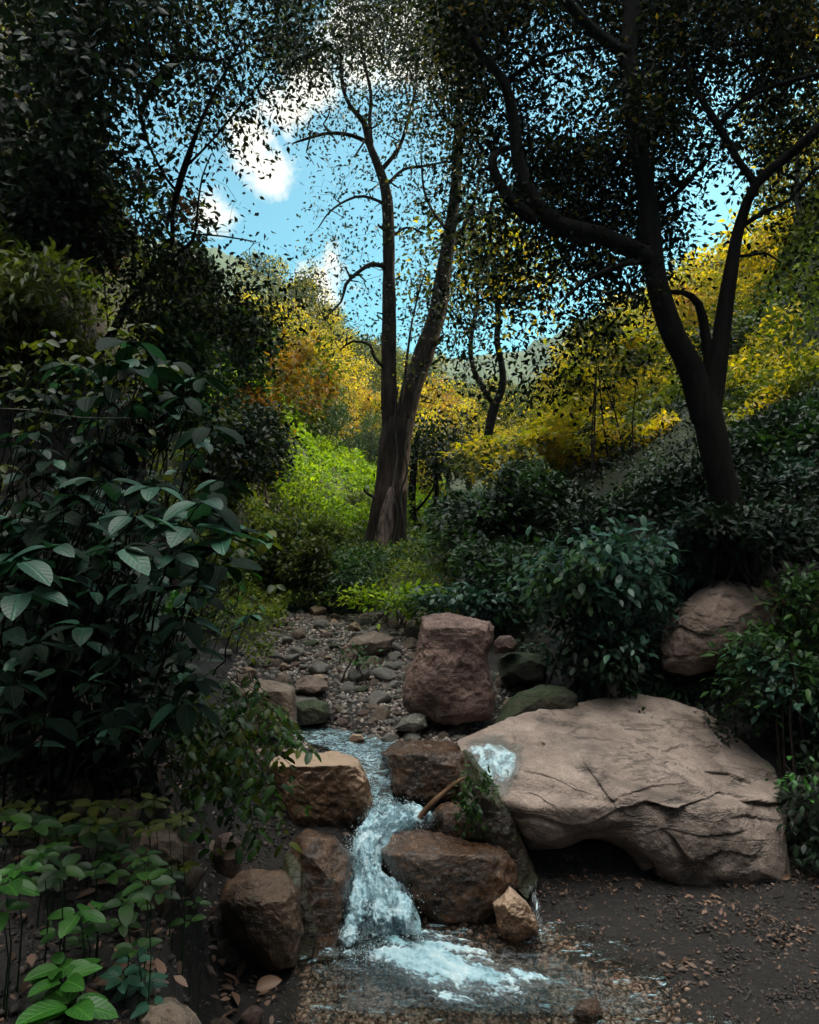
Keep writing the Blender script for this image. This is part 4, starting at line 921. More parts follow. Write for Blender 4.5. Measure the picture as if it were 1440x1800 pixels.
# small dark saplings at the foot of the slope
for k, (sk, lab) in enumerate([([[(728,940,16,16.5),(724,880,14,16.5),(728,820,12,16.5),(735,760,9,16.5)], [(730,900,6,16.5),(755,870,5,16.4),(775,830,4,16.3)]], 'short dark sapling close behind the right side of the tall forked trunk'),
                            ([[(752,935,10,16),(760,905,9,16),(768,870,9,16),(766,820,7,16),(775,770,5,16)], [(740,925,6,16),(722,900,5,16)]], 'thin dark leaning sapling at the edge of the right hand thicket')]):
    cl = np.array([P(rng.normal(750 + 25 * k, 32), rng.normal(785, 32), rng.uniform(15.6, 17)) for _ in range(70)])
    traced_tree('sapling', lab, sk, 16, cl, 14, .2, .11, BARK_D, LM['dark'], None, r0=.02)

# ------------------------------------------------------------------ shrubs and herbs
def shrub(name, label, cat, px, py, Y, rx, ry, rd, size, n, mat, per=7, T=T_SMALL, up=1.3, down=.1, crad=.5, stems=True, shell=.55, mat2=None, f2=.3, flat=.35, group=None, lobes=5, rot=None):
    c = P(px, py, Y); a = np.array([rx * Y / F, rd, ry * Y / F])
    k = max(3, n // per); root = thing(name, label, cat, group)
    # uneven outline: several overlapping lobes
    lc = rng.normal(size=(lobes, 3)) * .42; lr = rng.uniform(.45, .8, lobes)
    q = rdirs(k, .25) * (shell + (1 - shell) * rng.random((k, 1))); li = rng.integers(0, lobes, k)
    pts = c + (lc[li] + q * lr[li][:, None]) * a
    g = h(pts[:, 0], pts[:, 1]); pts[:, 2] = np.maximum(pts[:, 2], g + size * .3 + rng.random(k) * size)
    z0 = hz(c[0], c[1])
    if stems:
        bx = c[0] + rng.normal(size=6) * a[0] * .35; by = c[1] + rng.normal(size=6) * a[1] * .35
        nodes = np.stack([bx, by, h(bx, by) - .05], 1); m = c + rng.normal(size=(6, 3)) * a * .3
        st = [(np.array([nodes[i], nodes[i] * .5 + m[i] * .5 + rng.normal(size=3) * a * .08, m[i]]), np.array([.02, .014, .008]) * (.4 + size * 4)) for i in range(6)]
        NN = np.concatenate([s[0] for s in st]); RR = np.concatenate([s[1] for s in st])
        sub = pts[rng.random(k) < min(1, 260 / k)]
        if len(sub): st += colonize(NN, RR, sub, .006 + size * .04, .15, 3)
        V, Q = tubes(st, 4); mesh_obj('stems', V, Q, BARK_M, root, True)
    out = unit((pts - c) / a)
    cc = np.repeat(pts, per, 0); oo = np.repeat(out, per, 0); N = len(cc)
    base = cc + rng.normal(size=(N, 3)) * size * crad * np.array([1.3, 1.3, .8])
    d = unit(oo * np.array([1, 1, .3]) + rng.normal(size=(N, 3)) * .7 + np.array([0, 0, -down])); nr = rng.normal(size=(N, 3)) * flat + oo * .35; nr[:, 2] += up
    s = size * rng.uniform(.6, 1.2, N)
    if mat2:
        pk = np.repeat(fbm(pts * 1.6, 2) > .5 - f2 * 1.2, per)
        if (~pk).any(): leaves('foliage', base[~pk], d[~pk], nr[~pk], s[~pk], T, mat, root)
        if pk.any(): leaves('foliage', base[pk], d[pk], nr[pk], s[pk], T, mat2, root)
    else: leaves('foliage', base, d, nr, s, T, mat, root)
    return root
SH = [ # label, px,py,Y, rx,ry, rd, leaf size, n, mat, mat2, f2
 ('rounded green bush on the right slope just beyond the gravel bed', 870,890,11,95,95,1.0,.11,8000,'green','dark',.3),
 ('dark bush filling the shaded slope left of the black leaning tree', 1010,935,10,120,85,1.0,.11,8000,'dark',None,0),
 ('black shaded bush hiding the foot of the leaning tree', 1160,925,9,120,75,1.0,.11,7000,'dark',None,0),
 ('half lit bush with tall thin stems on top of the right slope', 960,805,15,120,50,1.4,.14,5000,'olive','yellow',.35),
 ('yellow edged thicket behind the leaning tree, left of its trunk', 1090,790,14,110,50,1.4,.13,5000,'olive','yellow',.5),
 ('leafy bush right of the leaning trunk with sunlit yellow top', 1375,785,12,110,65,1.3,.12,6500,'olive','yellow',.4),
 ('dim green thicket at the right edge below the sunlit bush', 1390,870,9.5,110,90,1.1,.11,8000,'dark','green',.35),
 ('shaded leaf mass along the right edge above the brown pointed rock', 1370,950,8.2,120,60,.8,.09,6000,'dark','tealS',.35),
 ('low dark ferny bush at the crest of the right bank', 900,1000,9.2,90,55,.6,.085,4500,'dark','green',.25),
 ('dark domed bush on the cliff shoulder at the left', 368,560,13,85,110,1.2,.14,9000,'dark','green',.12),
 ('olive bush with orange tips below the cliff shoulder', 470,700,14,75,110,1.2,.13,8000,'coverG','orange',.35),
 ('dusky green bush covering the foot of the left cliff', 395,820,10.5,80,120,1.0,.095,9500,'olive','dark',.4),
 ('olive green bush beside the stone bed at the left', 520,985,10.5,80,60,.7,.085,6500,'olive','green',.45),
 ('bright mossy green bush spilling over the head of the stone bed', 590,1010,9.8,75,50,.6,.07,5500,'olive','green',.5),
 ('narrow leaved yellow green plants growing on the cliff at the left edge', 90,590,5.6,130,110,.5,.09,5600,'coverG','olive',.4),
 ('dark backlit bush with gold flecks just left of the leaning trunk', 1050,650,13,80,70,1.1,.13,2600,'olive','yellow',.4),
 ('tall dusky bush rising right of the leaning trunk on the bright hillside', 1350,620,14.5,75,100,1.1,.14,5000,'olive','dark',.45),
 ('green bush at the right edge half way up the bright hillside', 1440,560,16,60,90,1.1,.15,4500,'coverG','olive',.4),
 ('black leafy undergrowth wrapped round the foot of the leaning tree', 1290,940,7.0,105,45,.4,.085,3600,'dark','tealS',.2),
 ('small olive bush on the sunlit green slope just left of the tall trunk', 640,885,16.5,20,14,.5,.09,500,'olive','coverG',.4),
 ('low yellow green bush on the crest of the sunlit green slope', 545,790,21,34,16,.7,.11,1000,'lime','olive',.4),
 ('shaded bush at the lower edge of the sunlit green slope', 570,935,13.5,40,22,.6,.10,1600,'green','coverG',.4),
 ('dull green creeper curtain hanging down the upper left cliff', 90,330,6.2,110,190,.5,.085,7000,'dark','olive',.18),
 ('brownish dead growth on the bare cliff face', 250,400,7.6,110,110,.4,.08,2600,'dark','brown',.35),
 ('dark green growth at the foot of the cliff behind the big leaves', 300,650,6.6,110,110,.5,.08,5000,'dark','green',.3),
 ('yellow green sunlit herbs low under the big leaved shrub', 300,1090,5.4,60,70,.3,.06,1400,'olive','bright',.4)]
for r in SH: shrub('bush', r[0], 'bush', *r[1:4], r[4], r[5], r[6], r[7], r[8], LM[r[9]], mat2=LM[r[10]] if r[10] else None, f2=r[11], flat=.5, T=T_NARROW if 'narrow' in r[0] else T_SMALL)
# broad, flat, blue-green leaves on the right bank
for lab, px, py, Y, rx, ry, rd, sz, nn, m1, m2 in [
 ('blue green bush with flat oval leaves in tiers above the standing rock', 1065,1010,6.9,120,75,.55,.115,2100,'tealS','green'),
 ('lower blue green leafy bush between the standing rock and the pale boulder', 1040,1115,6.7,105,75,.5,.095,2400,'tealS','dark'),
 ('oval leaved bush over the top of the pointed brown rock', 1250,990,7.6,130,38,.4,.115,1300,'tealS','green'),
 ('green nettle like herbs in front of the pointed brown rock', 1385,1175,5.9,85,125,.45,.08,3600,'green','tealS'),
 ('leafy herbs growing at the right end of the pale boulder', 1452,1290,5.9,70,100,.4,.08,2000,'green','dark'),
 ('bright tipped herbs at the right edge beside the dark soil', 1425,1430,5.2,45,80,.3,.07,900,'dark','bright'),
 ('small fresh green weeds along the crest behind the pale boulder', 1210,1225,7.0,90,26,.25,.06,900,'green','bright'),
 ('ivy like ground plants along the right rim of the stone bed', 850,1062,8.4,130,24,.4,.085,1700,'green','tealS'),
 ('fresh green patch of leaves at the head of the stone bed', 700,1062,8.9,70,22,.4,.085,1000,'green','lime'),
 ('sprig of weeds between the cobbles left of the standing rock', 625,1150,7.3,30,12,.15,.05,110,'green','bright')]:
    shrub('bush', lab, 'bush', px, py, Y, rx, ry, rd, sz, nn, LM[m1], per=5, T=T_MED, up=1.6, mat2=LM[m2], f2=.3, flat=.45, crad=.8)
shrub('bush', 'black filler leaf mass for shade inside and below the big leaved shrub', 'bush', 130, 1100, 3.9, 190, 190, .45, .10, 7000, LM['dark'], per=6, T=T_MED, up=1.2, flat=.6, crad=.9)  # dark filler bush added to make the shade under the leaves black
shrub('fern', 'little green fern growing out of the dark mossy slab', 'fern', 828, 1402, 4.86, 22, 42, .08, .045, 260, LM['green'], per=5, T=T_MED, up=.8, down=.6, stems=False)
# ---- big leaved shrub in the left foreground
def herb(name, label, cat, plants, mat, T, mat2=None, wid=.006, stem=None):
    """plants: list of (stem base, stem tip list, leaf list(pos, dir, normal, size))"""
    root = thing(name, label, cat); paths = []; B = []; D = []; Nn = []; Sz = []
    for st, lv in plants:
        if st is not None: paths.append((np.array(st), np.linspace(wid, wid * .4, len(st))))
        for q in lv: B.append(q[0]); D.append(q[1]); Nn.append(q[2]); Sz.append(q[3]); 
    if paths: V, Q = tubes(paths, 5); mesh_obj('stems', V, Q, stem or BARK_L, root, True)
    B = np.array(B); D = np.array(D); Nn = np.array(Nn); Sz = np.array(Sz)
    if mat2 is not None:
        k = rng.random(len(B)) < .3; leaves('leaves', B[~k], D[~k], Nn[~k], Sz[~k], T, mat, root)
        if k.any(): leaves('leaves', B[k], D[k], Nn[k], Sz[k], T, mat2, root)
    else: leaves('leaves', B, D, Nn, Sz, T, mat, root)
    return root
def leafy_stem(base, tip, nodes, size, spread=1., down=.25, pair=2, tilt=.25, top=4, petiole=.35):
    """arching stem with leaves held flat on short stalks"""
    base = np.array(base, float); tip = np.array(tip, float); s = np.linspace(0, 1, 9)[:, None]
    st = base + (tip - base) * s + np.array([0, 0, 1]) * np.sin(s * np.pi) * np.linalg.norm(tip - base) * .08 + rng.normal(size=(9, 3)) * .01
    lv = []
    for i in range(nodes):
        t = .35 + .65 * (i + 1) / nodes; p = base + (tip - base) * t + np.array([0, 0, 1]) * np.sin(t * np.pi) * np.linalg.norm(tip - base) * .08
        a0 = rng.uniform(0, 6.28); k = pair if i < nodes - 1 else top
        for j in range(k):
            a = a0 + 6.283 * j / k + rng.normal() * .25; d = np.array([math.cos(a), math.sin(a), -down + rng.normal() * .15])
            sz = size * (1.05 - .45 * t * (i < nodes - 1)) * rng.uniform(.75, 1.15)
            lv.append((p + d * sz * petiole * .6, d, np.array([rng.normal() * tilt, rng.normal() * tilt - .1, 1.]), sz))
    return st, lv
pl = []; pl3 = []
for px, py, Y, sz, k in [(355,880,2.55,.155,1),(330,925,2.45,.15,1),(235,905,2.4,.13,1),(270,855,2.6,.12,1),(180,845,2.6,.12,1),(390,945,2.5,.14,1),(205,960,2.3,.13,1),(300,975,2.4,.12,1),(130,870,2.5,.11,1),(95,960,2.2,.12,1),(30,985,2.1,.13,1),(40,1040,2.1,.13,1),(110,900,2.7,.11,1),(60,760,2.8,.10,1),
                      (240,640,3.0,.12,1),(180,700,3.0,.13,1),(120,640,3.1,.13,1),(250,740,2.9,.11,1),(60,690,3.0,.13,1),(300,790,2.9,.11,1),(340,730,3.1,.11,1),(160,780,2.9,.13,1),(215,600,3.2,.10,1),(20,850,2.5,.12,1),(280,690,3.2,.11,1),(390,760,3.2,.09,1),(310,720,3.3,.10,1),(90,810,2.8,.12,1),
                      (60,1130,2.3,.13,1),(150,1100,2.4,.13,1),(20,1200,2.2,.14,1),(120,1210,2.4,.12,1),(210,1150,2.5,.12,1),(190,1250,2.6,.12,1),(260,1030,2.6,.10,1),(420,930,2.8,.08,1),(460,1010,3.0,.08,1),(390,1060,3.0,.09,1),(440,1080,3.1,.08,1),(350,1020,2.8,.10,1)]:
    tip = P(px, py, Y); base = tip + np.array([-.16, .16, -.26]) * (1 + rng.random())
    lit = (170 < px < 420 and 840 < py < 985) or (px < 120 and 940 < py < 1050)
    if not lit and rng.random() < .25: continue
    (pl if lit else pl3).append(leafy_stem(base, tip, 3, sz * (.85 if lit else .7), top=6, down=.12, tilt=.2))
pl2 = []
for _ in range(80):
    px = rng.uniform(-60, 400); py = rng.uniform(600, 1290); Y = rng.uniform(2.7, 3.7); tip = P(px, py, Y)
    base = tip + np.array([-.14, .16, -.24]) * (1 + rng.random())
    pl2.append(leafy_stem(base, tip, 3, rng.uniform(.07, .13), top=5, tilt=.22))
# main arching branches from the bank
for _ in range(14):
    b0 = np.array([rng.uniform(-2.2, -1.3), rng.uniform(3.0, 3.9), 0]); b0[2] = hz(b0[0], b0[1]); t0 = P(rng.uniform(40, 360), rng.uniform(620, 1000), rng.uniform(2.7, 3.3)); pl.append((np.array([b0, b0 * .6 + t0 * .4 + np.array([-.1, 0, .25]), t0]), []))
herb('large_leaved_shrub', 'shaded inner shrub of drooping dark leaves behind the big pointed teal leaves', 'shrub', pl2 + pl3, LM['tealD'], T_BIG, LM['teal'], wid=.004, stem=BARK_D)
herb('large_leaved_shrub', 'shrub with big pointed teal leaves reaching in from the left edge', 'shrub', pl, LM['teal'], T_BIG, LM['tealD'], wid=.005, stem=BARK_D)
pl = []
for _ in range(50):
    px = rng.uniform(-20, 300); py = rng.uniform(560, 840); Y = rng.uniform(2.9, 3.6); t_ = P(px, py, Y)
    pl.append(leafy_stem(t_ + np.array([-.12, .1, -.3]), t_, 4, rng.uniform(.035, .06), top=4, tilt=.5))
herb('climbing_plant', 'yellow green small leaved stems poking out of the top of the big leaved shrub', 'plant', pl, LM['olive'], T_BIG, LM['dark'], wid=.003)
# trailing vine with small leaves hanging over the bank edge
pl = []
for _ in range(76):
    px = rng.uniform(300, 500); y0 = rng.uniform(1150, 1340); Y = rng.uniform(3.5, 4.1); y1 = y0 + rng.uniform(40, 170); px2 = px + rng.uniform(-20, 50)
    st, lv = leafy_stem(P(px - 40, y0 + 20, Y + .25), P(px2, min(y1, 1490), Y - .1), 7, .062, down=.55, pair=2, top=3, tilt=.5); pl.append((st, lv))
herb('trailing_plant', 'small leaved trailing plant hanging over the left bank beside the tan topped block', 'plant', pl, LM['green'], T_BIG, LM['olive'], wid=.003, stem=BARK_D)
pl = []
for _ in range(16):
    px = rng.uniform(400, 490); y0 = rng.uniform(930, 1050); Y = rng.uniform(3.3, 3.9)
    pl.append(leafy_stem(P(px - 70, y0 + 120, Y + .1), P(px, y0, Y), 5, .06, down=.4, top=3, tilt=.6))
herb('climbing_plant', 'thin climbing stems with light green leaves right of the big leaves', 'plant', pl, LM['olive'], T_BIG, LM['bright'], wid=.003)
# bright herbs bottom left
def rosette(px, py, Y, sz, k, drop=.15):
    c = P(px, py, Y); lv = []
    for j in range(k):
        a = 6.283 * j / k + rng.normal() * .2; d = np.array([math.cos(a), math.sin(a), rng.uniform(-.1, .45)]); lv.append((c + d * .012, d, np.array([rng.normal() * .2, -.35, 1.]), sz * rng.uniform(.7, 1.15)))
    g = hz(c[0], c[1]); return np.array([(c[0], c[1], min(g, c[2] - .06)), c * .5 + np.array([c[0], c[1], min(g, c[2] - .06)]) * .5 + .01, c]), lv
for lab, L_, mt in [('bright green seedling with a star of broad leaves in the bottom left corner', [(112,1725,2.15,.115,6),(125,1768,2.1,.12,7),(110,1700,2.2,.085,5)], 'bright'),
                    ('fresh herb with paired leaves in the middle of the lower left bank', [(140,1605,2.3,.075,4),(165,1600,2.4,.06,4),(105,1640,2.35,.055,4)], 'bright'),
                    ('pointed leaved herb at the left edge of the lower bank', [(10,1555,2.2,.10,6),(30,1530,2.3,.08,5),(5,1600,2.2,.08,5)], 'bright'),
                    ('broad dark green clump of leaves on the left bank above the herbs', [(150,1460,2.9,.10,7),(120,1470,3.0,.09,6),(180,1475,3.0,.08,6),(60,1450,2.8,.09,6),(200,1500,2.9,.06,6),(30,1440,2.9,.09,6),(90,1500,2.7,.08,6)], 'green'),
                    ('teal leaved seedlings near the bottom edge left of the pool', [(215,1720,2.3,.07,6),(250,1730,2.35,.075,6),(235,1690,2.4,.055,5),(270,1770,2.25,.06,5)], 'teal'),
                    ('loose green herbs in the middle of the left bank', [(260,1530,2.9,.07,6),(280,1570,2.9,.06,5),(230,1570,2.8,.065,6),(300,1545,3.0,.055,5),(330,1620,3.0,.06,4),(345,1590,3.1,.055,4),(240,1600,2.7,.06,5),(190,1540,2.8,.06,6)], 'green'),
                    ('lime tipped sprig beside the low half buried rock', [(205,1480,3.1,.05,6),(215,1500,3.1,.045,6),(225,1470,3.2,.045,6),(195,1510,3.0,.045,6)], 'bright'),
                    ('dim green undergrowth in the lower left corner', [(rng.uniform(0,270), rng.uniform(1500,1790), rng.uniform(2.2,2.8), rng.uniform(.045,.08), 6) for _ in range(34)], 'green'),
                    ('small narrow sprouts in the shade of the left bank', [(rng.uniform(0,330), rng.uniform(1390,1540), rng.uniform(2.8,3.6), rng.uniform(.04,.08), 6) for _ in range(30)], 'olive')]:
    herb('herb', lab, 'herb', [rosette(*q) for q in L_], LM[mt], T_BIG, None, wid=.003, stem=LM['green'])
# dead leaves, leaf litter, dry grass
def litter(name, N, samp, lo, hi, mat, lift=.006):
    x, y = samp(N); N = len(x); b = np.stack([x, y, h(x, y) + lift + rng.random(N) * .02], 1); d = rdirs(N); d[:, 2] *= .25; nn = rng.normal(size=(N, 3)) * .35; nn[:, 2] += 1
    return leaves(name, b, d, nn, rng.uniform(lo, hi, N), T_MED, mat)
tag(litter('leaf_litter', 900, s_left, .02, .06, LM['brown'], .02), kind='stuff')
tag(litter('leaf_litter', 1300, s_soil, .010, .03, LM['brown'], .01), kind='stuff')
tag(litter('leaf_litter', 500, s_bed, .02, .05, LM['brown'], .03), kind='stuff')
def s_left2(N):
    Y = rng.uniform(2.3, 4.4, N); return (rng.uniform(150, 500, N) - 720) / F * Y, Y
tag(litter('leaf_litter', 170, s_left2, .05, .11, LM['brown'], .02), kind='stuff')
for px, py, Y, s, lab in [(185 + 265, 1740, 3.55, .12, 'curled dry orange leaf lying on the dark soil left of the pool'), (1376, 1560, 4.95, .07, 'pinkish fallen leaf lying at the right end of the pale boulder'), (637, 1284, 6.0, .06, 'orange dry leaf resting on the tiny stone in the upper stream'), (392, 1510, 3.8, .11, 'large folded dead leaf against the pinkish bank rock')]:
    p = P(px, py, Y); g = hz(p[0], p[1]); p[2] = max(p[2], g + .015) if abs(p[2] - g) > .1 else g + .02
    o = leaves('fallen_leaf', p[None], np.array([[.8, .3, .25]]), np.array([[.1, -.7, .8]]), np.array([s]), leaf_grid(6, .6, .8, .3), LM['brown'], None); tag(o, lab, 'fallen leaf')
N = 800; b = P(1425, 1050, 7.0) + rng.normal(size=(N, 3)) * np.array([.22, .2, .04]); d = rdirs(N); d[:, 2] = -np.abs(d[:, 2]) * .4; tag(leaves('dry_grass', b, d, rdirs(N), rng.uniform(.1, .25, N), T_BLADE, LM['straw']), kind='stuff')
stick('twig', 'pale thin dead stem standing on the crest of the right bank', 'twig', [(1405,1050,6.9,3),(1398,1015,6.9,2.5),(1402,985,6.95,2)], LM['straw'], 5)
stick('twig', 'long thin dead twig lying across the big leaved shrub', 'twig', [(-5,718,2.6,3),(60,722,2.6,3),(140,734,2.62,2.5),(228,735,2.65,2)], BARK_L, 5)
stick('branch', 'bare grey branch reaching over the dark cliff at the left', 'branch', [(60,330,6.0,9),(100,300,6.0,8),(140,278,6.0,7),(190,266,6.05,5),(240,268,6.1,4)], BARK_L, 6)
stick('twig', 'thin pale twig bending up from the shadowed bank at the left', 'twig', [(258,1318,3.5,2.5),(285,1268,3.5,2.5),(298,1220,3.5,2),(300,1190,3.5,1.5)], BARK_L, 5)

def s_drift(N):
    Y = rng.uniform(3.8, 5.25, N); x = rng.uniform(.9, 2.8, N); k = fbm(xy3(x, Y, 2.2, 8.), 3) > .12; return x[k], Y[k]
tag(litter('leaf_litter', 1500, s_drift, .02, .05, LM['brown'], .01), kind='stuff')
# fallen twigs on the soil
tw = []
for _ in range(90):
    Y = rng.uniform(3.6, 5.3); x = rng.uniform(.8, 2.7) if _ % 2 else rng.uniform(-2, -.9); a = rng.uniform(0, 6.28); L = rng.uniform(.05, .22); z = hz(x, Y) + .015
    tw.append((np.array([(x, Y, z), (x + math.cos(a) * L * .5, Y + math.sin(a) * L * .5, z + .012), (x + math.cos(a + .3) * L, Y + math.sin(a + .3) * L, z + .004)]), np.array([.004, .003, .0015])))
V, Q = tubes(tw, 5); tag(mesh_obj('fallen_twigs', V, Q, BARK_L, None, True), kind='stuff')
# ------------------------------------------------------------------ ground cover (countless small leaves)
def cover(name, N, x0, x1, y0, y1, size, mat, cond=None, height=.3, T=T_SMALL, patch=None, up=1.2):
    Y = 1 / (1 / y0 + rng.random(N) * (1 / y1 - 1 / y0)); x = x0 + (x1 - x0) * rng.random(N)
    k = np.ones(N, bool) if cond is None else cond(x, Y)
    if patch is not None: k &= fbm(xy3(x, Y, patch[0], patch[2] if len(patch) > 2 else 0.), 3) > patch[1]
    x, Y = x[k], Y[k]; N = len(x)
    bump = (np.abs(fbm(xy3(x, Y, 1.1, 4.), 3)) * 1.6 + .25) * height
    z = h(x, Y) + bump * (1 - .6 * rng.random(N) ** 2)
    nn = rng.normal(size=(N, 3)) * .6; nn[:, 2] += up; nn[:, 1] -= .3
    s = size * rng.uniform(.6, 1.3, N) * np.clip(Y / 12, .8, 3)
    return tag(leaves(name, np.stack([x, Y, z], 1), rdirs(N), nn, s, T, mat), kind='stuff')
cl2 = lambda y: np.interp(y, [6, 9, 14, 20, 30], [-1.3, -1.35, -1.4, -.7, .2])
cr2 = lambda y: np.interp(y, [5.5, 6.5, 9, 14, 20, 30], [2.1, 1.4, .45, .6, 1.4, 4])
cover('ground_cover', 34000, -7, 0, 7.5, 17, .07, LM['coverG'], lambda x, y: (x < cl2(y)) & (x > cl2(y) - 4.5), .45)
cover('ground_cover', 26000, -3, 3.5, 9.2, 18, .07, LM['coverG'], lambda x, y: x < .9, .4)
cover('ground_cover', 12000, -3, 3.2, 9.2, 17, .075, LM['green'], None, .42, patch=(.5, .12))
cover('ground_cover', 60000, -12, 1.5, 14.5, 32, .08, LM['lime'], lambda x, y: x < cl2(y) + 1.2, .8, patch=(.25, -.35))
cover('ground_cover', 9000, -14, 2, 15, 34, .085, LM['green'], lambda x, y: x < cl2(y) + 1.5, .6)
cover('ground_cover', 30000, .3, 9, 6, 18, .08, LM['dark'], lambda x, y: x > cr2(y) + .1, .35)
cover('ground_cover', 26000, 2, 26, 15, 40, .11, LM['olive'], lambda x, y: x > cr2(y), .8)
cover('ground_cover', 9000, 1.9, 5, 4.6, 7.5, .05, LM['green'], lambda x, y: (x > 3.0) | (y > 7.2), .25, T=T_MED)
cover('hillside_cover', 36000, 5, 19, 11, 27, .09, LM['yellow'], None, 1.1, up=.3, patch=(.4, -.05))
cover('hillside_cover', 42000, 5, 19, 11, 27, .09, LM['coverG'], None, .9, up=.3)
cover('cliff_cover', 26000, -6.5, -1.7, 5.5, 13, .06, LM['dark'], lambda x, y: x < cl2(y) - .5, .12, up=.2, patch=(.7, -.12))
cover('cliff_cover', 12000, -6.5, -1.7, 5.5, 13, .06, LM['coverG'], lambda x, y: x < cl2(y) - .5, .14, up=.2, patch=(.8, .1, 7.))
cover('bank_cover', 5000, -3.5, -1.5, 2.5, 6, .05, LM['dark'], None, .12)

# ------------------------------------------------------------------ woods farther off: tree prototypes, then copies
def proto_tree(name, mat, mat2, seed, ht=7., wide=2.6, n=2600, size=.26, f2=.3):
    rs = np.random.default_rng(seed); root = thing(name, None, 'tree')
    tr = np.array([(0, 0, -.4), (.1, .05, ht * .2), (-.08, .1, ht * .42), (.1, -.05, ht * .62)]); pts, rd = smooth_path(tr, [.16, .13, .10, .07], .3)
    V, Q = tubes([(pts, rd)], 8, .15); mesh_obj('trunk', V, Q, BARK_L, root, True)
    lc = []
    for _ in range(11):
        a = rs.uniform(0, 6.28); zz = rs.uniform(.3, .9); rr = wide * math.sqrt(max(0, 1 - ((zz - .55) / .52) ** 2)) * .55; lc.append((math.cos(a) * rr, math.sin(a) * rr, zz * ht, rs.uniform(.3, .5) * wide))
    lc = np.array(lc); k = n // 8; li = rs.integers(0, len(lc), k); q = unit(rs.normal(size=(k, 3)) + [0, 0, .3]) * (.6 + .4 * rs.random((k, 1)))
    c = lc[li, :3] + q * lc[li, 3:4] * np.array([1, 1, .8])
    V, Q = tubes(colonize(pts[len(pts) // 2:], rd[len(pts) // 2:], c[:140], .05, .15, 3), 4); mesh_obj('branches', V, Q, BARK_L, root, True)
    N = k * 8; cc = np.repeat(c, 8, 0) + rs.normal(size=(N, 3)) * size * .8; d = unit(rs.normal(size=(N, 3)) + [0, 0, -.3]); nn = rs.normal(size=(N, 3)) + np.repeat(q, 8, 0) * .8; nn[:, 2] += .5
    s = size * rs.uniform(.6, 1.2, N); pk = np.repeat(rs.random(k) < f2, 8)
    leaves('crown', cc[~pk], d[~pk], nn[~pk], s[~pk], T_SMALL, mat, root, rs.random((~pk).sum())); leaves('crown', cc[pk], d[pk], nn[pk], s[pk], T_SMALL, mat2, root, rs.random(pk.sum()))
    return root
def copy_tree(r):
    o = r.copy(); C.objects.link(o)
    for ch in list(r.children): c = ch.copy(); C.objects.link(c); c.parent = o; c.matrix_parent_inverse = ch.matrix_parent_inverse
    return o
KT = {'yellow': ('yellow leaved tree', proto_tree('yellow_tree', LM['yellow'], LM['olive'], 1, n=5200, size=.2)), 'olive': ('olive green tree', proto_tree('olive_tree', LM['olive'], LM['yellow'], 2, n=5200, size=.2, f2=.25)),
      'green': ('dark green tree', proto_tree('green_tree', LM['farg'], LM['green'], 3, n=5200, size=.2)), 'orange': ('orange tinted tree', proto_tree('orange_tree', LM['orange'], LM['yellow'], 4, n=5200, size=.2, f2=.35))}
used = set(); reg = {}
def plant(kind, px, Y, sc, zone, x=None):
    nm, pr = KT[kind]; x = (px - 720) / F * Y if x is None else x
    o = pr if kind not in used else copy_tree(pr); used.add(kind)
    o.location = (x, Y, hz(x, Y) - .3); o.scale = (sc * rng.uniform(.9, 1.2), sc * rng.uniform(.9, 1.2), sc * rng.uniform(.85, 1.1)); o.rotation_euler = (0, 0, rng.uniform(0, 6.28))
    reg.setdefault((nm, zone), []).append((x / Y, o)); tag(o, f'{nm} {zone}', 'tree', f'{nm}s {zone}')
zl = 'on the slope left of the tall trunk'; zr = 'behind the black leaning tree'; zc = 'between the tall and leaning trunks'; zf = 'high up the far valley sides'
for a in [('yellow',470,27,.62),('orange',500,24,.5),('yellow',545,32,.7),('orange',560,27,.45),('yellow',590,36,.7),('orange',625,33,.6),('olive',455,21,.45),('green',600,42,.7),('green',640,40,.7),('green',570,22,.40),('orange',590,24,.36),('yellow',650,37,.6),('green',655,30,.5),('olive',500,34,.4),('yellow',480,26,.32),('green',540,45,.6),('green',500,48,.6),('orange',470,38,.5),('olive',660,46,.9),('yellow',525,30,.5),('olive',530,24,.35)]: plant(*a, zl)
for a in [('yellow',745,26,.5),('yellow',790,30,.6),('orange',770,34,.7),('yellow',830,32,.55),('yellow',860,27,.42),('olive',900,30,.55),('yellow',930,25,.42),('olive',820,40,.8),('yellow',890,38,.6),('orange',920,34,.4),('yellow',960,30,.5),('olive',970,42,.6),('green',740,40,.7),('yellow',700,32,.6),('yellow',1000,34,.7),('olive',760,22,.35)]: plant(*a, zc)
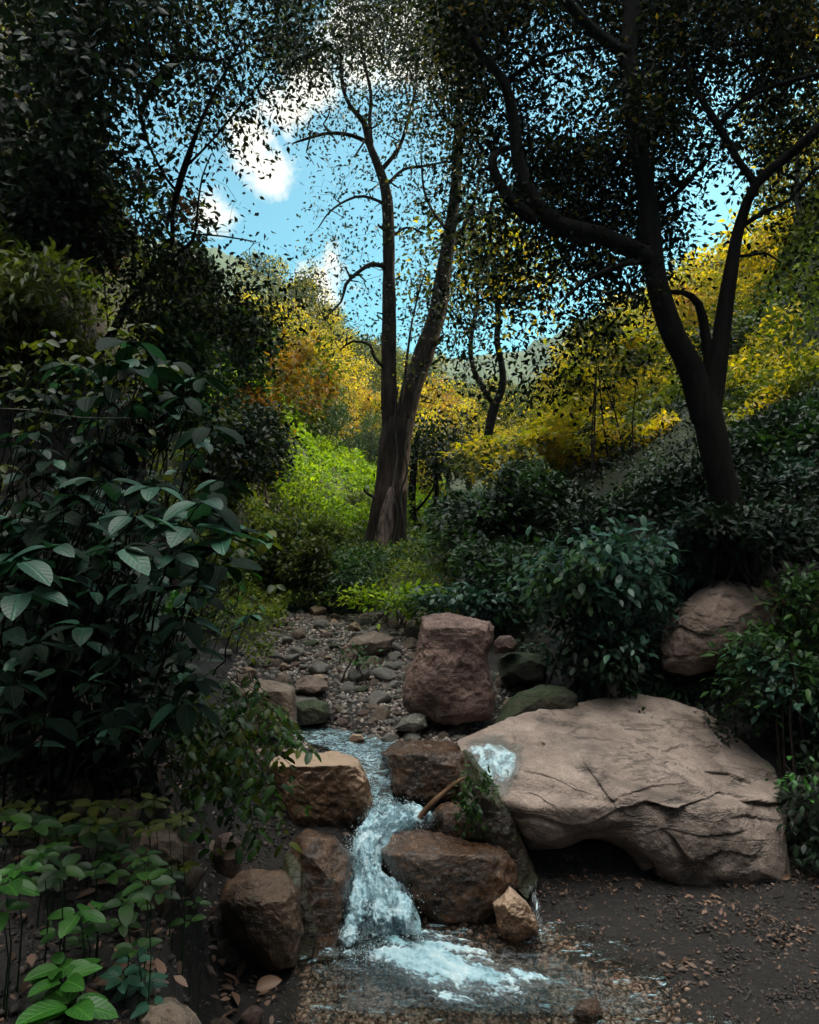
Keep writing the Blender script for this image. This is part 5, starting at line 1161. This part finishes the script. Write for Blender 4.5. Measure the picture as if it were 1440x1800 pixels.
for a in [('yellow',1010,20,.5),('yellow',1075,19,.55),('yellow',1120,23,.7),('yellow',1180,20,.6),('yellow',1240,24,.8),('yellow',1310,23,.8),('yellow',1040,24,.7),('yellow',1090,28,.8),('yellow',1150,30,.9),('yellow',1190,26,.8),('yellow',1220,32,1.0),('yellow',1290,26,.9),('yellow',1330,30,1.1),('yellow',1385,28,1.1),('yellow',1430,32,1.2),('orange',1250,22,.6),('yellow',1340,22,.75),('yellow',1400,21,.8),('yellow',1460,26,1.0),('yellow',1190,38,1.2),('yellow',1270,40,1.2),('yellow',1360,40,1.3),('yellow',1440,42,1.4),('yellow',1425,19,.55),('yellow',1460,23,.8),('olive',1400,17,.5),('yellow',1300,19,.45),('yellow',1440,21,.9),('yellow',1390,24,.9),('yellow',1480,18,.8),('olive',1350,24,.7),('yellow',1430,26,1.1),('olive',1500,34,1.1),('yellow',1060,34,.8),('olive',1110,22,.55)]: plant(*a, zr)
t = 0
for _ in range(150):
    Y = 50 + 170 * rng.random() ** 1.2; px = rng.uniform(430, 1460); x = (px - 720) / F * Y
    plant(str(rng.choice(['green', 'yellow', 'olive', 'green'])), px, Y, rng.uniform(.7, 1.2) * (1 + (Y - 50) / 250), zf)
ORD = 'leftmost,second,third,fourth,fifth,sixth,seventh,eighth,ninth,tenth,eleventh,twelfth,thirteenth,fourteenth,fifteenth,sixteenth,seventeenth,eighteenth,nineteenth,twentieth,twenty first,twenty second,twenty third,twenty fourth,twenty fifth,twenty sixth,twenty seventh,twenty eighth,twenty ninth,thirtieth'.split(',')
for (nm, zone), L_ in reg.items():
    L_.sort(key=lambda q: q[0])
    if len(L_) <= 30 and len(L_) > 1:
        for i, (_, o) in enumerate(L_): o['label'] = f'{ORD[i]} {nm}' + (' from the left ' if i else ' ') + zone
    elif len(L_) == 1: L_[0][1]['label'] = f'only {nm} {zone}'

# ------------------------------------------------------------------ hazy valley air
m = bpy.data.materials.new('valley_air'); m.use_nodes = True; n = NT(m.node_tree)
vol = n.add('ShaderNodeVolumePrincipled', Color=(.65, .88, 1.), Density=.0004, Anisotropy=.3)
n.l.new(vol.outputs[0], n.add('ShaderNodeOutputMaterial').inputs['Volume'])
bx = np.array([(x, y, z) for x in (-290, 440) for y in (-75, 560) for z in (-22, 300)], float)
tag(mesh_obj('haze', bx, np.array([(0, 1, 3, 2), (4, 6, 7, 5), (0, 4, 5, 1), (2, 3, 7, 6), (0, 2, 6, 4), (1, 5, 7, 3)]), m), kind='stuff')
